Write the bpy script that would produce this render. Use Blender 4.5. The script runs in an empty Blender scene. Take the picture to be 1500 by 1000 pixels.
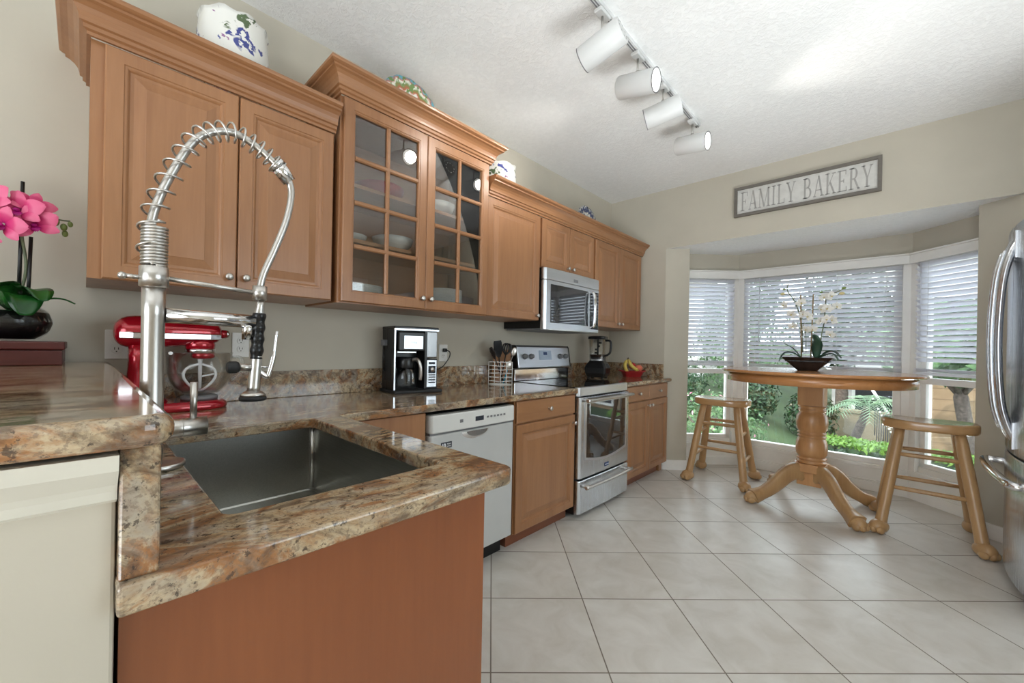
import bpy, bmesh, math, random
from math import sin, cos, pi, radians, sqrt, atan2
from mathutils import Vector, Matrix, Euler
R = random.Random(7)
S = bpy.context.scene
COL = S.collection

# ---------------------------------------------------------------- camera
cam_d = bpy.data.cameras.new('camera'); cam = bpy.data.objects.new('camera', cam_d); COL.objects.link(cam)
cam.matrix_world = (Matrix.Translation((2.24, 0, 1.208)) @ Matrix.Rotation(radians(43.88), 4, 'Z')
                    @ Matrix.Rotation(radians(90), 4, 'X') @ Matrix.Rotation(0.0188, 4, 'Z'))
cam_d.sensor_fit = 'HORIZONTAL'; cam_d.sensor_width = 36.0
cam_d.lens = 587.55 / 1500 * 36; cam_d.shift_x = 0.01201; cam_d.shift_y = 0.00554
cam_d.clip_start = 0.02; cam_d.clip_end = 200
S.camera = cam
# ---------------------------------------------------------------- world, sun, daylight, added fill lamps, exposure
W = bpy.data.worlds.new('sky'); S.world = W; W.use_nodes = True
bg = W.node_tree.nodes['Background']; bg.inputs['Color'].default_value = (0.84, 0.92, 1.0, 1); bg.inputs['Strength'].default_value = 3.6
def lamp(name, kind, loc, energy, color=(1, 1, 1), aim=None, **kw):
    d = bpy.data.lights.new(name, kind); o = bpy.data.objects.new(name, d); COL.objects.link(o)
    o.location = loc; d.energy = energy; d.color = color
    if aim is not None: o.rotation_euler = (Vector(aim) - Vector(loc)).to_track_quat('-Z', 'Y').to_euler()
    for k, v in kw.items(): setattr(d, k, v)
    return o
lamp('sun', 'SUN', (-4, -6, 9), 2.0, (1, .95, .86), aim=(1.5, 9, 0), angle=radians(1.0))
lamp('back_window_daylight', 'AREA', (2.3, -2.9, 1.45), 16, (.96, .985, 1), aim=(2.1, .6, 2.84), shape='RECTANGLE', size=3.0, size_y=2.1)
lamp('ceiling_fill_lamp', 'SPOT', (2.8, -1.1, .6), 132, (.97, .99, 1), aim=(2.2, -.4, 2.84), spot_size=radians(125), spot_blend=1, shadow_soft_size=.5)  # added fill lamp behind the camera, brightens the ceiling
lamp('ceiling_fill_lamp_right', 'SPOT', (2.75, 1.95, .35), 100, (.97, .99, 1), aim=(2.1, 2.6, 2.84), spot_size=radians(112), spot_blend=1, shadow_soft_size=.5)  # second added fill lamp, out of view, lifts the ceiling further in
lamp('bay_fill_lamp', 'AREA', (1.75, 5.75, -.25), 120, (1, .99, .96), aim=(1.75, 4.7, 1.9), shape='RECTANGLE', size=2.6, size_y=.8)  # unseen fill lamp below the bay sill, stands in for light off the ground
pl = lamp('added_window_portal', 'AREA', (4.34, 1.9, 1.5), 1, aim=(0, 1.9, 1.5), shape='RECTANGLE', size=2.2, size_y=1.4); pl.data.cycles.is_portal = True  # sky portal for the window added in the right wall
S.view_settings.view_transform = 'Standard'; S.view_settings.look = 'None'; S.view_settings.gamma = 1.0
S.view_settings.use_curve_mapping = False; S.view_settings.exposure = 0.58

# ---------------------------------------------------------------- colour + materials
def srgb(r, g, b):
    f = lambda c: (c / 12.92 if c <= .04045 else ((c + .055) / 1.055) ** 2.4)
    return (f(r / 255), f(g / 255), f(b / 255), 1)
class NT:
    def __init__(s, name):
        s.m = bpy.data.materials.new(name); s.m.use_nodes = True; s.t = s.m.node_tree; s.t.nodes.clear()
        s.out = s.n('ShaderNodeOutputMaterial')
    def n(s, t, ins=None, **kw):
        nd = s.t.nodes.new(t)
        for k, v in kw.items(): setattr(nd, k, v)
        for k, v in (ins or {}).items():
            if hasattr(v, 'links') or isinstance(v, bpy.types.NodeSocket): s.t.links.new(v, nd.inputs[k])
            else: nd.inputs[k].default_value = v
        return nd
    def obj(s, scale=(1, 1, 1), rot=(0, 0, 0), loc=(0, 0, 0)):
        tc = s.n('ShaderNodeTexCoord')
        return s.n('ShaderNodeMapping', {'Vector': tc.outputs['Object'], 'Scale': scale, 'Rotation': rot, 'Location': loc}).outputs[0]
    def noise(s, vec, scale, detail=4, rough=.5, dist=0):
        return s.n('ShaderNodeTexNoise', {'Vector': vec, 'Scale': scale, 'Detail': detail, 'Roughness': rough, 'Distortion': dist}).outputs[0]
    def ramp(s, fac, stops):
        r = s.n('ShaderNodeValToRGB', {'Fac': fac}); e = r.color_ramp.elements
        while len(e) < len(stops): e.new(.5)
        for i, (p, c) in enumerate(stops): e[i].position = p; e[i].color = c if len(c) == 4 else (*c, 1)
        return r.outputs[0]
    def math(s, op, a, b=0.0, c=0.0):
        nd = s.n('ShaderNodeMath', operation=op)
        for i, v in enumerate((a, b, c)):
            if isinstance(v, bpy.types.NodeSocket): s.t.links.new(v, nd.inputs[i])
            else: nd.inputs[i].default_value = v
        return nd.outputs[0]
    def mix(s, fac, a, b):
        nd = s.n('ShaderNodeMix', data_type='RGBA')
        for i, v in ((0, fac), (6, a), (7, b)):
            if isinstance(v, bpy.types.NodeSocket): s.t.links.new(v, nd.inputs[i])
            else: nd.inputs[i].default_value = v
        return nd.outputs[2]
    def bump(s, h, strength=.2, dist=.005):
        return s.n('ShaderNodeBump', {'Height': h, 'Strength': strength, 'Distance': dist}).outputs[0]
    def bsdf(s, **ins):
        p = s.n('ShaderNodeBsdfPrincipled')
        for k, v in ins.items():
            k = k.replace('_', ' ')
            if isinstance(v, bpy.types.NodeSocket): s.t.links.new(v, p.inputs[k])
            else: p.inputs[k].default_value = v
        s.t.links.new(p.outputs[0], s.out.inputs[0]); return s.m

def plain(name, c, rough=.5, metal=0, var=.06, scale=14, bump=0, bscale=60, coat=0, spec=.5, emit=None, trans=0, ior=1.45, sub=0):
    t = NT(name); v = t.obj(); n = t.noise(v, scale)
    d = tuple(max(0, x * (1 - var)) for x in c[:3]) + (1,); l = tuple(min(1, x * (1 + var)) for x in c[:3]) + (1,)
    kw = dict(Base_Color=t.ramp(n, [(.35, d), (.65, l)]), Roughness=rough, Metallic=metal, Coat_Weight=coat, IOR=ior, Specular_IOR_Level=spec, Transmission_Weight=trans)
    if bump: kw['Normal'] = t.bump(t.noise(v, bscale, 5), bump)
    if emit: kw['Emission_Color'] = emit[0]; kw['Emission_Strength'] = emit[1]
    return t.bsdf(**kw)
def wood(name, dark, light, axis='Z', rough=.38, scale=9, coat=.25, stretch=.07):
    t = NT(name); sc = {'X': (stretch, 1, 1), 'Y': (1, stretch, 1), 'Z': (1, 1, stretch)}[axis]
    v = t.obj(sc); a = t.noise(v, scale, 6, .6, .6); b = t.noise(v, scale * 9, 4, .6); c = t.noise(t.obj(), 2.2, 3)
    f = t.math('ADD', t.math('MULTIPLY', a, .55), t.math('ADD', t.math('MULTIPLY', b, .25), t.math('MULTIPLY', c, .2)))
    return t.bsdf(Base_Color=t.ramp(f, [(.3, dark), (.7, light)]), Roughness=rough, Coat_Weight=coat, Coat_Roughness=.25, Normal=t.bump(b, .04, .002))
def granite(name, streak=(1, 1, 1), warm=1.0, dark=0.0):
    t = NT(name); v = t.obj(streak); u = t.obj()
    w = t.noise(v, 5.0, 9, .66, 1.8); w2 = t.noise(v, 19.0, 7, .68, 1.2); sp = t.noise(u, 170, 3, .6); sp2 = t.noise(u, 75, 4, .7); gz = t.noise(t.obj(streak, loc=(4, 2, 7)), 8.0, 7, .65, 1.2)
    base = t.ramp(w, [(.34, srgb(84, 62, 50)), (.42, srgb(146, 102, 66)), (.475, srgb(174, 148, 114)), (.53, srgb(190, 172, 142)), (.585, srgb(158, 112, 72)), (.70, srgb(112, 76, 50))])
    g = t.ramp(gz, [(.50, (0, 0, 0, 1)), (.62, (1, 1, 1, 1))])
    base = t.mix(t.math('MULTIPLY', g, .75), base, srgb(158, 152, 140))
    dk = t.ramp(w2, [(.39 + dark, (1, 1, 1, 1)), (.52 + dark, (0, 0, 0, 1))])
    base = t.mix(t.math('MULTIPLY', dk, .72), base, srgb(78, 62, 50))
    s1 = t.ramp(sp, [(.39 + dark * .5, (1, 1, 1, 1)), (.46 + dark * .5, (0, 0, 0, 1))]); s2 = t.ramp(sp2, [(.36 + dark * .5, (1, 1, 1, 1)), (.42 + dark * .5, (0, 0, 0, 1))])
    base = t.mix(t.math('MULTIPLY', s1, .55), base, srgb(120, 104, 88)); base = t.mix(t.math('MULTIPLY', s2, .75), base, srgb(46, 39, 36))
    return t.bsdf(Base_Color=base, Roughness=.1, Specular_IOR_Level=.55, Coat_Weight=.25, Coat_Roughness=.05)
def brushed(name, c, rough=.3, axis='Z', var=.08):
    t = NT(name); sc = {'X': (.02, 1, 1), 'Y': (1, .02, 1), 'Z': (1, 1, .02)}[axis]
    n = t.noise(t.obj(sc), 300, 3)
    return t.bsdf(Base_Color=t.ramp(n, [(.3, tuple(x * (1 - var) for x in c[:3]) + (1,)), (.7, c)]), Metallic=1.0, Roughness=t.math('ADD', t.math('MULTIPLY', n, .1), rough - .05))
def glassy(name, tint=(1, 1, 1, 1), gloss=.06, rough=.0, blend=1.0):
    t = NT(name); n = t.noise(t.obj(), 3)
    tr = t.n('ShaderNodeBsdfTransparent', {'Color': t.ramp(n, [(0, tint), (1, tuple(min(1, x * 1.02) for x in tint[:3]) + (1,))])})
    gl = t.n('ShaderNodeBsdfGlossy', {'Color': (1, 1, 1, 1), 'Roughness': rough})
    lw = t.n('ShaderNodeFresnel', {'IOR': 1.45}).outputs[0]
    f = t.math('MAXIMUM', t.math('MULTIPLY', lw, blend), gloss)
    mx = t.n('ShaderNodeMixShader', {0: f, 1: tr.outputs[0], 2: gl.outputs[0]})
    t.t.links.new(mx.outputs[0], t.out.inputs[0]); return t.m
def painted(name, base, cols, scale=14, thr=.56):
    """white ceramic with painted blotches of several colours"""
    t = NT(name); v = t.obj(); c = base
    for i, (col, s, th) in enumerate(cols):
        n = t.noise(t.obj(loc=(i * 3.1, i * 1.7, i)), s, 3, .55, .4)
        c = t.mix(t.ramp(n, [(th, (0, 0, 0, 1)), (th + .025, (1, 1, 1, 1))]), c, col)
    return t.bsdf(Base_Color=c, Roughness=.12, Coat_Weight=.4)
def leafy(name, c1, c2, rough=.5):
    t = NT(name); n = t.noise(t.obj(), 9, 3)
    return t.bsdf(Base_Color=t.ramp(n, [(.35, c1), (.65, c2)]), Roughness=rough)

M = {}
M['wall'] = plain('wall_paint', srgb(194, 188, 173), .75, var=.02, scale=5, bump=.03, bscale=180)
M['ceil'] = None
def _ceil():
    t = NT('ceiling_knockdown'); v = t.obj(); a = t.noise(v, 34, 6, .6, .8)
    h = t.ramp(a, [(.42, (0, 0, 0, 1)), (.56, (1, 1, 1, 1))])
    return t.bsdf(Base_Color=t.ramp(a, [(.3, srgb(238, 239, 238)), (.7, srgb(246, 247, 246))]), Roughness=.8, Normal=t.bump(h, .35, .006))
M['ceil'] = _ceil()
def _floor():
    t = NT('floor_tile'); tc = t.n('ShaderNodeTexCoord').outputs['Object']
    mp = t.n('ShaderNodeMapping', {'Vector': tc, 'Location': (-1.2, -1.69, 0)}).outputs[0]
    rt = t.n('ShaderNodeVectorRotate', {'Vector': mp, 'Angle': radians(45)}, rotation_type='Z_AXIS').outputs[0]
    sx = t.n('ShaderNodeSeparateXYZ', {0: rt}); g = []; ids = []
    for k in 'XY':
        q = t.math('DIVIDE', sx.outputs[k], .4412); fr = t.math('FRACT', t.math('ADD', q, 100.0)); ids.append(t.math('FLOOR', t.math('ADD', q, 100.0)))
        g.append(t.math('MINIMUM', fr, t.math('SUBTRACT', 1.0, fr)))
    d = t.math('MINIMUM', g[0], g[1]); mask = t.ramp(d, [(.0045, (1, 1, 1, 1)), (.0075, (0, 0, 0, 1))])
    idv = t.n('ShaderNodeCombineXYZ', {0: ids[0], 1: ids[1], 2: 0.0}).outputs[0]
    wn = t.n('ShaderNodeTexWhiteNoise', {0: idv}).outputs[0]
    off = t.n('ShaderNodeVectorMath', {0: tc, 1: t.n('ShaderNodeCombineXYZ', {0: t.math('MULTIPLY', wn, 9.0), 1: t.math('MULTIPLY', wn, 5.0), 2: 0.0}).outputs[0]}, operation='ADD').outputs[0]
    n = t.noise(off, 6, 7, .6, .7)
    n2 = t.math('ADD', n, t.math('MULTIPLY', t.math('SUBTRACT', wn, .5), .06))
    c = t.ramp(n2, [(.30, srgb(196, 190, 180)), (.5, srgb(206, 201, 193)), (.70, srgb(214, 210, 203))])
    return t.bsdf(Base_Color=t.mix(mask, c, srgb(118, 108, 96)), Roughness=t.math('ADD', t.math('MULTIPLY', mask, .4), .30), Specular_IOR_Level=.4,
                  Normal=t.bump(t.math('SUBTRACT', 1.0, mask), .3, .002))
M['floor'] = _floor()
M['trimw'] = plain('off_white_trim', srgb(206, 203, 190), .5, var=.02)
M['white'] = plain('white_paint', srgb(240, 239, 235), .4, var=.015)
M['maple'] = wood('maple', srgb(136, 91, 58), srgb(168, 120, 80), 'Z')
M['maple_y'] = wood('maple_rail', srgb(136, 91, 58), srgb(168, 120, 80), 'Y')
M['maple_in'] = wood('maple_inside', srgb(170, 118, 82), srgb(196, 146, 106), 'Y')
M['panel'] = wood('maple_panel', srgb(124, 68, 32), srgb(148, 86, 46), 'Z', rough=.42, scale=7)
M['toe'] = wood('toe_kick', srgb(112, 62, 40), srgb(136, 80, 52), 'Y')
M['gran'] = granite('granite_top', (1.0, .42, 1))
M['granb'] = granite('granite_edge', (1, 1, 1), dark=.015)
M['granw'] = granite('granite_splash', (1, .8, 1), dark=.01)
M['nickel'] = brushed('brushed_nickel', (.62, .60, .57, 1), .3)
M['chrome'] = plain('chrome', (.80, .80, .81, 1), .12, 1, var=.02)
M['steel'] = brushed('stainless', (.72, .745, .78, 1), .3, 'Y')
M['steelz'] = brushed('stainless_vertical', (.66, .685, .72, 1), .26, 'Z')
M['sink'] = brushed('sink_steel', (.46, .46, .43, 1), .3, 'X', .15)
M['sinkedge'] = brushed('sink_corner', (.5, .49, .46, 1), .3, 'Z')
M['dwash'] = plain('silver_enamel', srgb(205, 207, 206), .35, .35, var=.01)
M['dwashp'] = plain('light_grey_plastic', srgb(214, 214, 210), .35, var=.01)
M['black'] = plain('black_plastic', srgb(24, 24, 25), .3, var=.1)
M['rubber'] = plain('dark_rubber', srgb(34, 35, 36), .6, var=.1)
M['bglass'] = plain('black_glass', srgb(14, 14, 16), .04, var=.1, coat=.5)
M['ovenglass'] = plain('oven_glass', srgb(60, 62, 66), .03, .55, var=.05, coat=1)
M['winglass'] = glassy('window_pane', (.97, 1, .985, 1), .03)
M['cabglass'] = glassy('cabinet_pane', (.86, .86, .84, 1), .07)
M['clear'] = glassy('clear_glass', (.98, .985, .985, 1), .02, blend=.55)
M['red'] = plain('red_enamel', srgb(170, 14, 34), .16, .35, var=.06, coat=.8)
M['redp'] = plain('red_basket', srgb(168, 40, 42), .45, bump=.15, bscale=90)
M['ceramic'] = plain('white_ceramic', srgb(238, 237, 232), .15, var=.01, coat=.3)
M['plate_white'] = plain('white_china', srgb(235, 236, 236), .18, var=.01)
M['oak'] = wood('oak_table', srgb(178, 124, 74), srgb(210, 160, 108), 'Z', .32, 8)
M['oak_x'] = wood('oak_table_top', srgb(172, 112, 60), srgb(206, 148, 94), 'X', .16, 8, .6)
M['stool'] = wood('stool_wood', srgb(160, 120, 76), srgb(200, 162, 114), 'Z', .36, 8)
M['stool_x'] = wood('stool_seat_wood', srgb(176, 132, 84), srgb(206, 164, 114), 'X', .16, 8, .6)
def _blind():
    t = NT('blind_slat'); n = t.noise(t.obj(), 20)
    d = t.n('ShaderNodeBsdfDiffuse', {'Color': t.ramp(n, [(.3, srgb(240, 240, 243)), (.7, srgb(246, 246, 248))])}); tl = t.n('ShaderNodeBsdfTranslucent', {'Color': srgb(240, 241, 246)})
    mx = t.n('ShaderNodeMixShader', {0: .5, 1: d.outputs[0], 2: tl.outputs[0]}); t.t.links.new(mx.outputs[0], t.out.inputs[0]); return t.m
M['blind'] = _blind()
M['cord'] = plain('blind_cord', srgb(226, 226, 224), .6, var=.03)
M['lampw'] = plain('lamp_white', srgb(216, 217, 216), .4, var=.01)
M['lit'] = plain('lit_lens', (1, 1, 1, 1), .5, emit=((1, .97, .92, 1), 2.2))
M['signb'] = plain('sign_board', srgb(206, 205, 200), .7, var=.04, scale=30)
M['signf'] = wood('sign_frame', srgb(92, 88, 82), srgb(126, 120, 112), 'X', .7, 10, 0)
M['signt'] = plain('sign_lettering', srgb(166, 164, 160), .7, var=.05)
M['green'] = leafy('orchid_leaf', srgb(20, 74, 26), srgb(52, 120, 48), .25)
M['greend'] = leafy('dark_leaf', srgb(34, 66, 52), srgb(70, 104, 84), .35)
M['stem'] = leafy('stem', srgb(86, 96, 70), srgb(120, 130, 96))
M['cane'] = plain('bamboo_stake', srgb(150, 128, 90), .6)
M['pink'] = None
def _pink():
    t = NT('orchid_petal_pink'); tc = t.n('ShaderNodeTexCoord').outputs['Object']; ln = t.n('ShaderNodeVectorMath', {0: tc}, operation='LENGTH').outputs['Value']
    n = t.noise(tc, 60, 3)
    f = t.math('ADD', t.math('MULTIPLY', ln, 22.0), t.math('MULTIPLY', n, .25))
    return t.bsdf(Base_Color=t.ramp(f, [(.10, srgb(140, 6, 104)), (.4, srgb(204, 36, 112)), (.8, srgb(214, 58, 118)), (1.1, srgb(228, 104, 144))]), Roughness=.5)
M['pink'] = _pink()
M['lip'] = plain('orchid_lip', srgb(170, 14, 120), .45)
M['petalw'] = plain('orchid_petal_white', srgb(232, 231, 224), .5, var=.04, scale=50)
M['lipy'] = plain('orchid_lip_cream', srgb(206, 192, 140), .5)
M['bud'] = plain('orchid_bud', srgb(120, 140, 80), .5, var=.2)
M['gravel'] = plain('black_pebbles', srgb(20, 20, 20), .25, var=.4, scale=60, bump=.8, bscale=70)
M['redwood'] = wood('red_lacquer_wood', srgb(58, 14, 10), srgb(86, 26, 18), 'Y', .4, 10, .1)
M['bronze'] = plain('bronze_glaze', srgb(62, 56, 54), .22, .5, var=.25, scale=20)
M['teal'] = plain('teal_plastic', srgb(30, 140, 170), .4)
M['banana'] = plain('banana_skin', srgb(214, 188, 92), .45, var=.12, scale=30)
M['bantip'] = plain('banana_tip', srgb(92, 76, 44), .6)
M['apple'] = plain('apple_skin', srgb(190, 40, 48), .3, var=.25, scale=30, coat=.3)
M['peach'] = plain('peach_skin', srgb(222, 122, 96), .5, var=.18, scale=24)
M['plug'] = plain('outlet_white', srgb(236, 236, 232), .35, var=.01)
M['slot'] = plain('outlet_slot', srgb(60, 58, 54), .5)
M['display'] = plain('lcd', srgb(182, 196, 214), .2, var=.05)
M['blue'] = plain('badge_blue', srgb(56, 76, 120), .35)
M['sticker'] = plain('sticker_dark', srgb(40, 46, 56), .5)
M['letter'] = plain('letter_white', srgb(235, 236, 238), .5)
M['seal'] = plain('grey_trim', srgb(120, 120, 122), .4)
M['knifewood'] = wood('board_wood', srgb(120, 78, 48), srgb(170, 124, 84), 'Z')
M['water'] = glassy('tank_smoke', (.66, .66, .70, 1), .25, .25)
M['coffee'] = plain('dark_interior', srgb(30, 28, 27), .3)
M['jar'] = painted('painted_jar', srgb(232, 232, 226), [(srgb(84, 104, 70), 8, .60), (srgb(62, 72, 140), 10, .60), (srgb(150, 110, 150), 16, .64), (srgb(232, 232, 226), 42, .52)])
def _plate(name, ring1, ring2, mid, n, ctr):
    t = NT(name); tc = t.n('ShaderNodeTexCoord').outputs['Object']; s = t.n('ShaderNodeSeparateXYZ', {0: tc})
    y, z = s.outputs['Y'], s.outputs['Z']; r = t.math('SQRT', t.math('ADD', t.math('MULTIPLY', y, y), t.math('MULTIPLY', z, z)))
    an = t.math('ARCTAN2', z, y); w = t.math('SINE', t.math('MULTIPLY', an, float(n)))
    rr = t.math('ADD', r, t.math('MULTIPLY', w, .008)); no = t.noise(tc, 70, 3)
    rr = t.math('ADD', rr, t.math('MULTIPLY', t.math('SUBTRACT', no, .5), .03))
    c = t.ramp(rr, [(0, ctr), (.07, ctr), (.085, mid), (.115, srgb(232, 230, 220)), (.128, ring1), (.15, ring2), (.168, srgb(228, 226, 214)), (.178, ring1), (.19, mid)])
    sp = t.noise(t.obj(loc=(3, 1, 1)), 34, 2)
    c = t.mix(t.ramp(sp, [(.56, (0, 0, 0, 1)), (.6, (1, 1, 1, 1))]), c, ring2)
    return t.bsdf(Base_Color=c, Roughness=.14, Coat_Weight=.4)
M['plate_a'] = _plate('painted_plate_multicolour', srgb(176, 92, 66), srgb(104, 132, 74), srgb(92, 168, 184), 14, srgb(206, 226, 224))
M['plate_b'] = _plate('painted_plate_blue', srgb(46, 62, 104), srgb(52, 66, 110), srgb(210, 214, 216), 22, srgb(222, 220, 204))
# garden
M['lawn'] = None
def _lawn():
    t = NT('lawn'); v = t.obj(); a = t.noise(v, 1.2, 5); b = t.noise(v, 60, 3)
    f = t.math('ADD', t.math('MULTIPLY', a, .6), t.math('MULTIPLY', b, .4))
    return t.bsdf(Base_Color=t.ramp(f, [(.35, srgb(38, 54, 30)), (.6, srgb(60, 80, 44))]), Roughness=.9, Normal=t.bump(b, .6, .02))
M['lawn'] = _lawn()
M['leafd'] = leafy('shrub_leaves_dark', srgb(24, 46, 28), srgb(54, 84, 50))
M['leafl'] = leafy('shrub_leaves_light', srgb(74, 112, 40), srgb(122, 160, 66))
M['leafm'] = leafy('shrub_leaves_mid', srgb(44, 76, 42), srgb(92, 124, 78))
M['frond'] = leafy('palm_frond', srgb(70, 104, 72), srgb(122, 148, 114))
M['bark'] = plain('bark', srgb(92, 82, 76), .85, var=.3, scale=30, bump=.6, bscale=50)
M['stucco'] = plain('house_stucco', srgb(124, 114, 94), .85, var=.05, bump=.1)
M['stuccow'] = plain('white_stucco', srgb(200, 198, 196), .85, var=.03)
M['tan'] = None
def _tan():
    t = NT('tan_siding'); s = t.n('ShaderNodeSeparateXYZ', {0: t.n('ShaderNodeTexCoord').outputs['Object']})
    fr = t.math('FRACT', t.math('MULTIPLY', s.outputs['Z'], 5.0)); n = t.noise(t.obj(), 5)
    c = t.mix(t.ramp(fr, [(.04, (1, 1, 1, 1)), (.09, (0, 0, 0, 1))]), t.ramp(n, [(.3, srgb(140, 116, 90)), (.7, srgb(152, 128, 100))]), srgb(110, 90, 70))
    return t.bsdf(Base_Color=c, Roughness=.8)
M['tan'] = _tan()
M['darkwin'] = plain('dark_window', srgb(46, 50, 58), .12, var=.1)
M['iron'] = plain('dark_iron', srgb(60, 62, 68), .5)
M['stone'] = plain('pale_stone', srgb(206, 198, 188), .8, var=.1, scale=6)
M['flowerp'] = plain('pink_flower', srgb(226, 150, 176), .6)

# ---------------------------------------------------------------- mesh builder
class MB:
    def __init__(s): s.v = []; s.f = []; s.mi = []; s.sm = []; s.T = Matrix.Identity(4)
    def add(s, vs, fs, m=0, smooth=False, X=None):
        b = len(s.v); T = s.T if X is None else s.T @ X
        s.v += [tuple(T @ Vector(p)) for p in vs]
        for f in fs: s.f.append([i + b for i in f]); s.mi.append(m); s.sm.append(smooth)
        return s
    def box(s, x0, y0, z0, x1, y1, z1, m=0, X=None):
        x0, x1 = min(x0, x1), max(x0, x1); y0, y1 = min(y0, y1), max(y0, y1); z0, z1 = min(z0, z1), max(z0, z1)
        return s.add([(x0, y0, z0), (x1, y0, z0), (x1, y1, z0), (x0, y1, z0), (x0, y0, z1), (x1, y0, z1), (x1, y1, z1), (x0, y1, z1)],
                     [(3, 2, 1, 0), (4, 5, 6, 7), (0, 1, 5, 4), (1, 2, 6, 5), (2, 3, 7, 6), (3, 0, 4, 7)], m, False, X)
    def loft(s, loops, m=0, smooth=False, closed=True, cap0=True, cap1=True, ring=False, X=None):
        n = len(loops[0]); vs = [p for l in loops for p in l]; fs = []
        k = len(loops)
        for i in range(k if ring else k - 1):
            a, b = i * n, ((i + 1) % k) * n
            for j in range(n if closed else n - 1):
                q = (j + 1) % n; fs.append((a + j, a + q, b + q, b + j))
        s.add(vs, fs, m, smooth, X); o = len(s.v) - len(vs)
        if not ring:
            if cap0: s.f.append([o + j for j in range(n)][::-1]); s.mi.append(m); s.sm.append(False)
            if cap1: s.f.append([o + (k - 1) * n + j for j in range(n)]); s.mi.append(m); s.sm.append(False)
        return s
    def prism(s, poly, z0, z1, m=0, X=None):
        return s.loft([[(x, y, z0) for x, y in poly], [(x, y, z1) for x, y in poly]], m, X=X)
    def lathe(s, prof, seg=24, c=(0, 0, 0), m=0, smooth=True, X=None, caps=True):
        L = [[(c[0] + r * cos(2 * pi * j / seg), c[1] + r * sin(2 * pi * j / seg), c[2] + z) for j in range(seg)] for r, z in prof]
        return s.loft(L, m, smooth, cap0=caps, cap1=caps, X=X)
    def tube(s, pts, r, seg=10, m=0, smooth=True, caps=True, flat=1.0, up=None):
        pts = [Vector(p) for p in pts]; rr = r if isinstance(r, (list, tuple)) else [r] * len(pts); L = []
        u = None
        for i, p in enumerate(pts):
            d = (pts[min(i + 1, len(pts) - 1)] - pts[max(i - 1, 0)]).normalized()
            if u is None:
                h = Vector(up) if up else (Vector((0, 0, 1)) if abs(d.z) < .9 else Vector((1, 0, 0)))
                u = (h - d * h.dot(d)).normalized()
            else: u = (u - d * u.dot(d)).normalized()
            w = d.cross(u)
            L.append([tuple(p + u * (rr[i] * cos(2 * pi * j / seg)) + w * (rr[i] * flat * sin(2 * pi * j / seg))) for j in range(seg)])
        return s.loft(L, m, smooth, cap0=caps, cap1=caps)
    def cyl(s, p0, p1, r0, r1=None, seg=16, m=0, smooth=True): return s.tube([p0, p1], [r0, r0 if r1 is None else r1], seg, m, smooth)
    def ball(s, c, r, sc=(1, 1, 1), seg=14, rings=8, m=0, X=None):
        L = [[(c[0] + r * sc[0] * sin(t) * cos(2 * pi * j / seg), c[1] + r * sc[1] * sin(t) * sin(2 * pi * j / seg), c[2] - r * sc[2] * cos(t)) for j in range(seg)]
             for t in [max(.02, min(pi - .02, pi * i / rings)) for i in range(rings + 1)]]
        return s.loft(L, m, True, X=X)
    def build(s, name, mats, parent=None, loc=None, bevel=0, seg=2, rot=None, sub=0):
        me = bpy.data.meshes.new(name); me.from_pydata(s.v, [], s.f)
        ml = mats if isinstance(mats, (list, tuple)) else [mats]
        for x in ml: me.materials.append(M[x] if isinstance(x, str) else x)
        me.polygons.foreach_set('material_index', s.mi); me.polygons.foreach_set('use_smooth', s.sm)
        bm = bmesh.new(); bm.from_mesh(me); bmesh.ops.recalc_face_normals(bm, faces=bm.faces); bm.to_mesh(me); bm.free()
        me.update()
        o = bpy.data.objects.new(name, me); COL.objects.link(o)
        if parent is not None: o.parent = parent
        if loc is not None: o.location = loc
        if rot is not None: o.rotation_euler = rot
        if bevel:
            b = o.modifiers.new('bevel', 'BEVEL'); b.width = bevel; b.segments = seg; b.limit_method = 'ANGLE'; b.angle_limit = radians(40)
        if sub:
            b = o.modifiers.new('sub', 'SUBSURF'); b.levels = sub; b.render_levels = sub
        return o
def tag(o, label, cat, group=None):
    o['label'] = label; o['category'] = cat
    if group: o['group'] = group
    return o
def thing(name, label, cat, loc=(0, 0, 0), rz=0, group=None):
    o = bpy.data.objects.new(name, None); COL.objects.link(o); o.empty_display_size = .05
    o.location = loc; o.rotation_euler = (0, 0, rz); return tag(o, label, cat, group)
def struct(o): o['kind'] = 'structure'; return o
def copy_tree(o, parent=None):
    c = o.copy(); COL.objects.link(c)
    if parent is not None: c.parent = parent
    for ch in list(o.children): copy_tree(ch, c)
    return c
def holed(outer, holes, z0, z1, name, mats, bevel=0, seg=3, parent=None):
    bm = bmesh.new(); es = []
    for lp in [outer] + holes:
        vs = [bm.verts.new((x, y, z0)) for x, y in lp]
        es += [bm.edges.new((vs[i], vs[(i + 1) % len(vs)])) for i in range(len(vs))]
    r = bmesh.ops.triangle_fill(bm, edges=es, use_beauty=True)
    fs = [g for g in r['geom'] if isinstance(g, bmesh.types.BMFace)]
    ex = bmesh.ops.extrude_face_region(bm, geom=fs)
    for g in ex['geom']:
        if isinstance(g, bmesh.types.BMVert): g.co.z = z1
    bmesh.ops.dissolve_limit(bm, angle_limit=.01, verts=bm.verts, edges=bm.edges)
    bmesh.ops.recalc_face_normals(bm, faces=bm.faces)
    me = bpy.data.meshes.new(name); bm.to_mesh(me); bm.free()
    for x in (mats if isinstance(mats, (list, tuple)) else [mats]): me.materials.append(M[x])
    o = bpy.data.objects.new(name, me); COL.objects.link(o)
    if parent: o.parent = parent
    if bevel:
        b = o.modifiers.new('bevel', 'BEVEL'); b.width = bevel; b.segments = seg; b.limit_method = 'ANGLE'; b.angle_limit = radians(40); b.harden_normals = False
    return o
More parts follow.
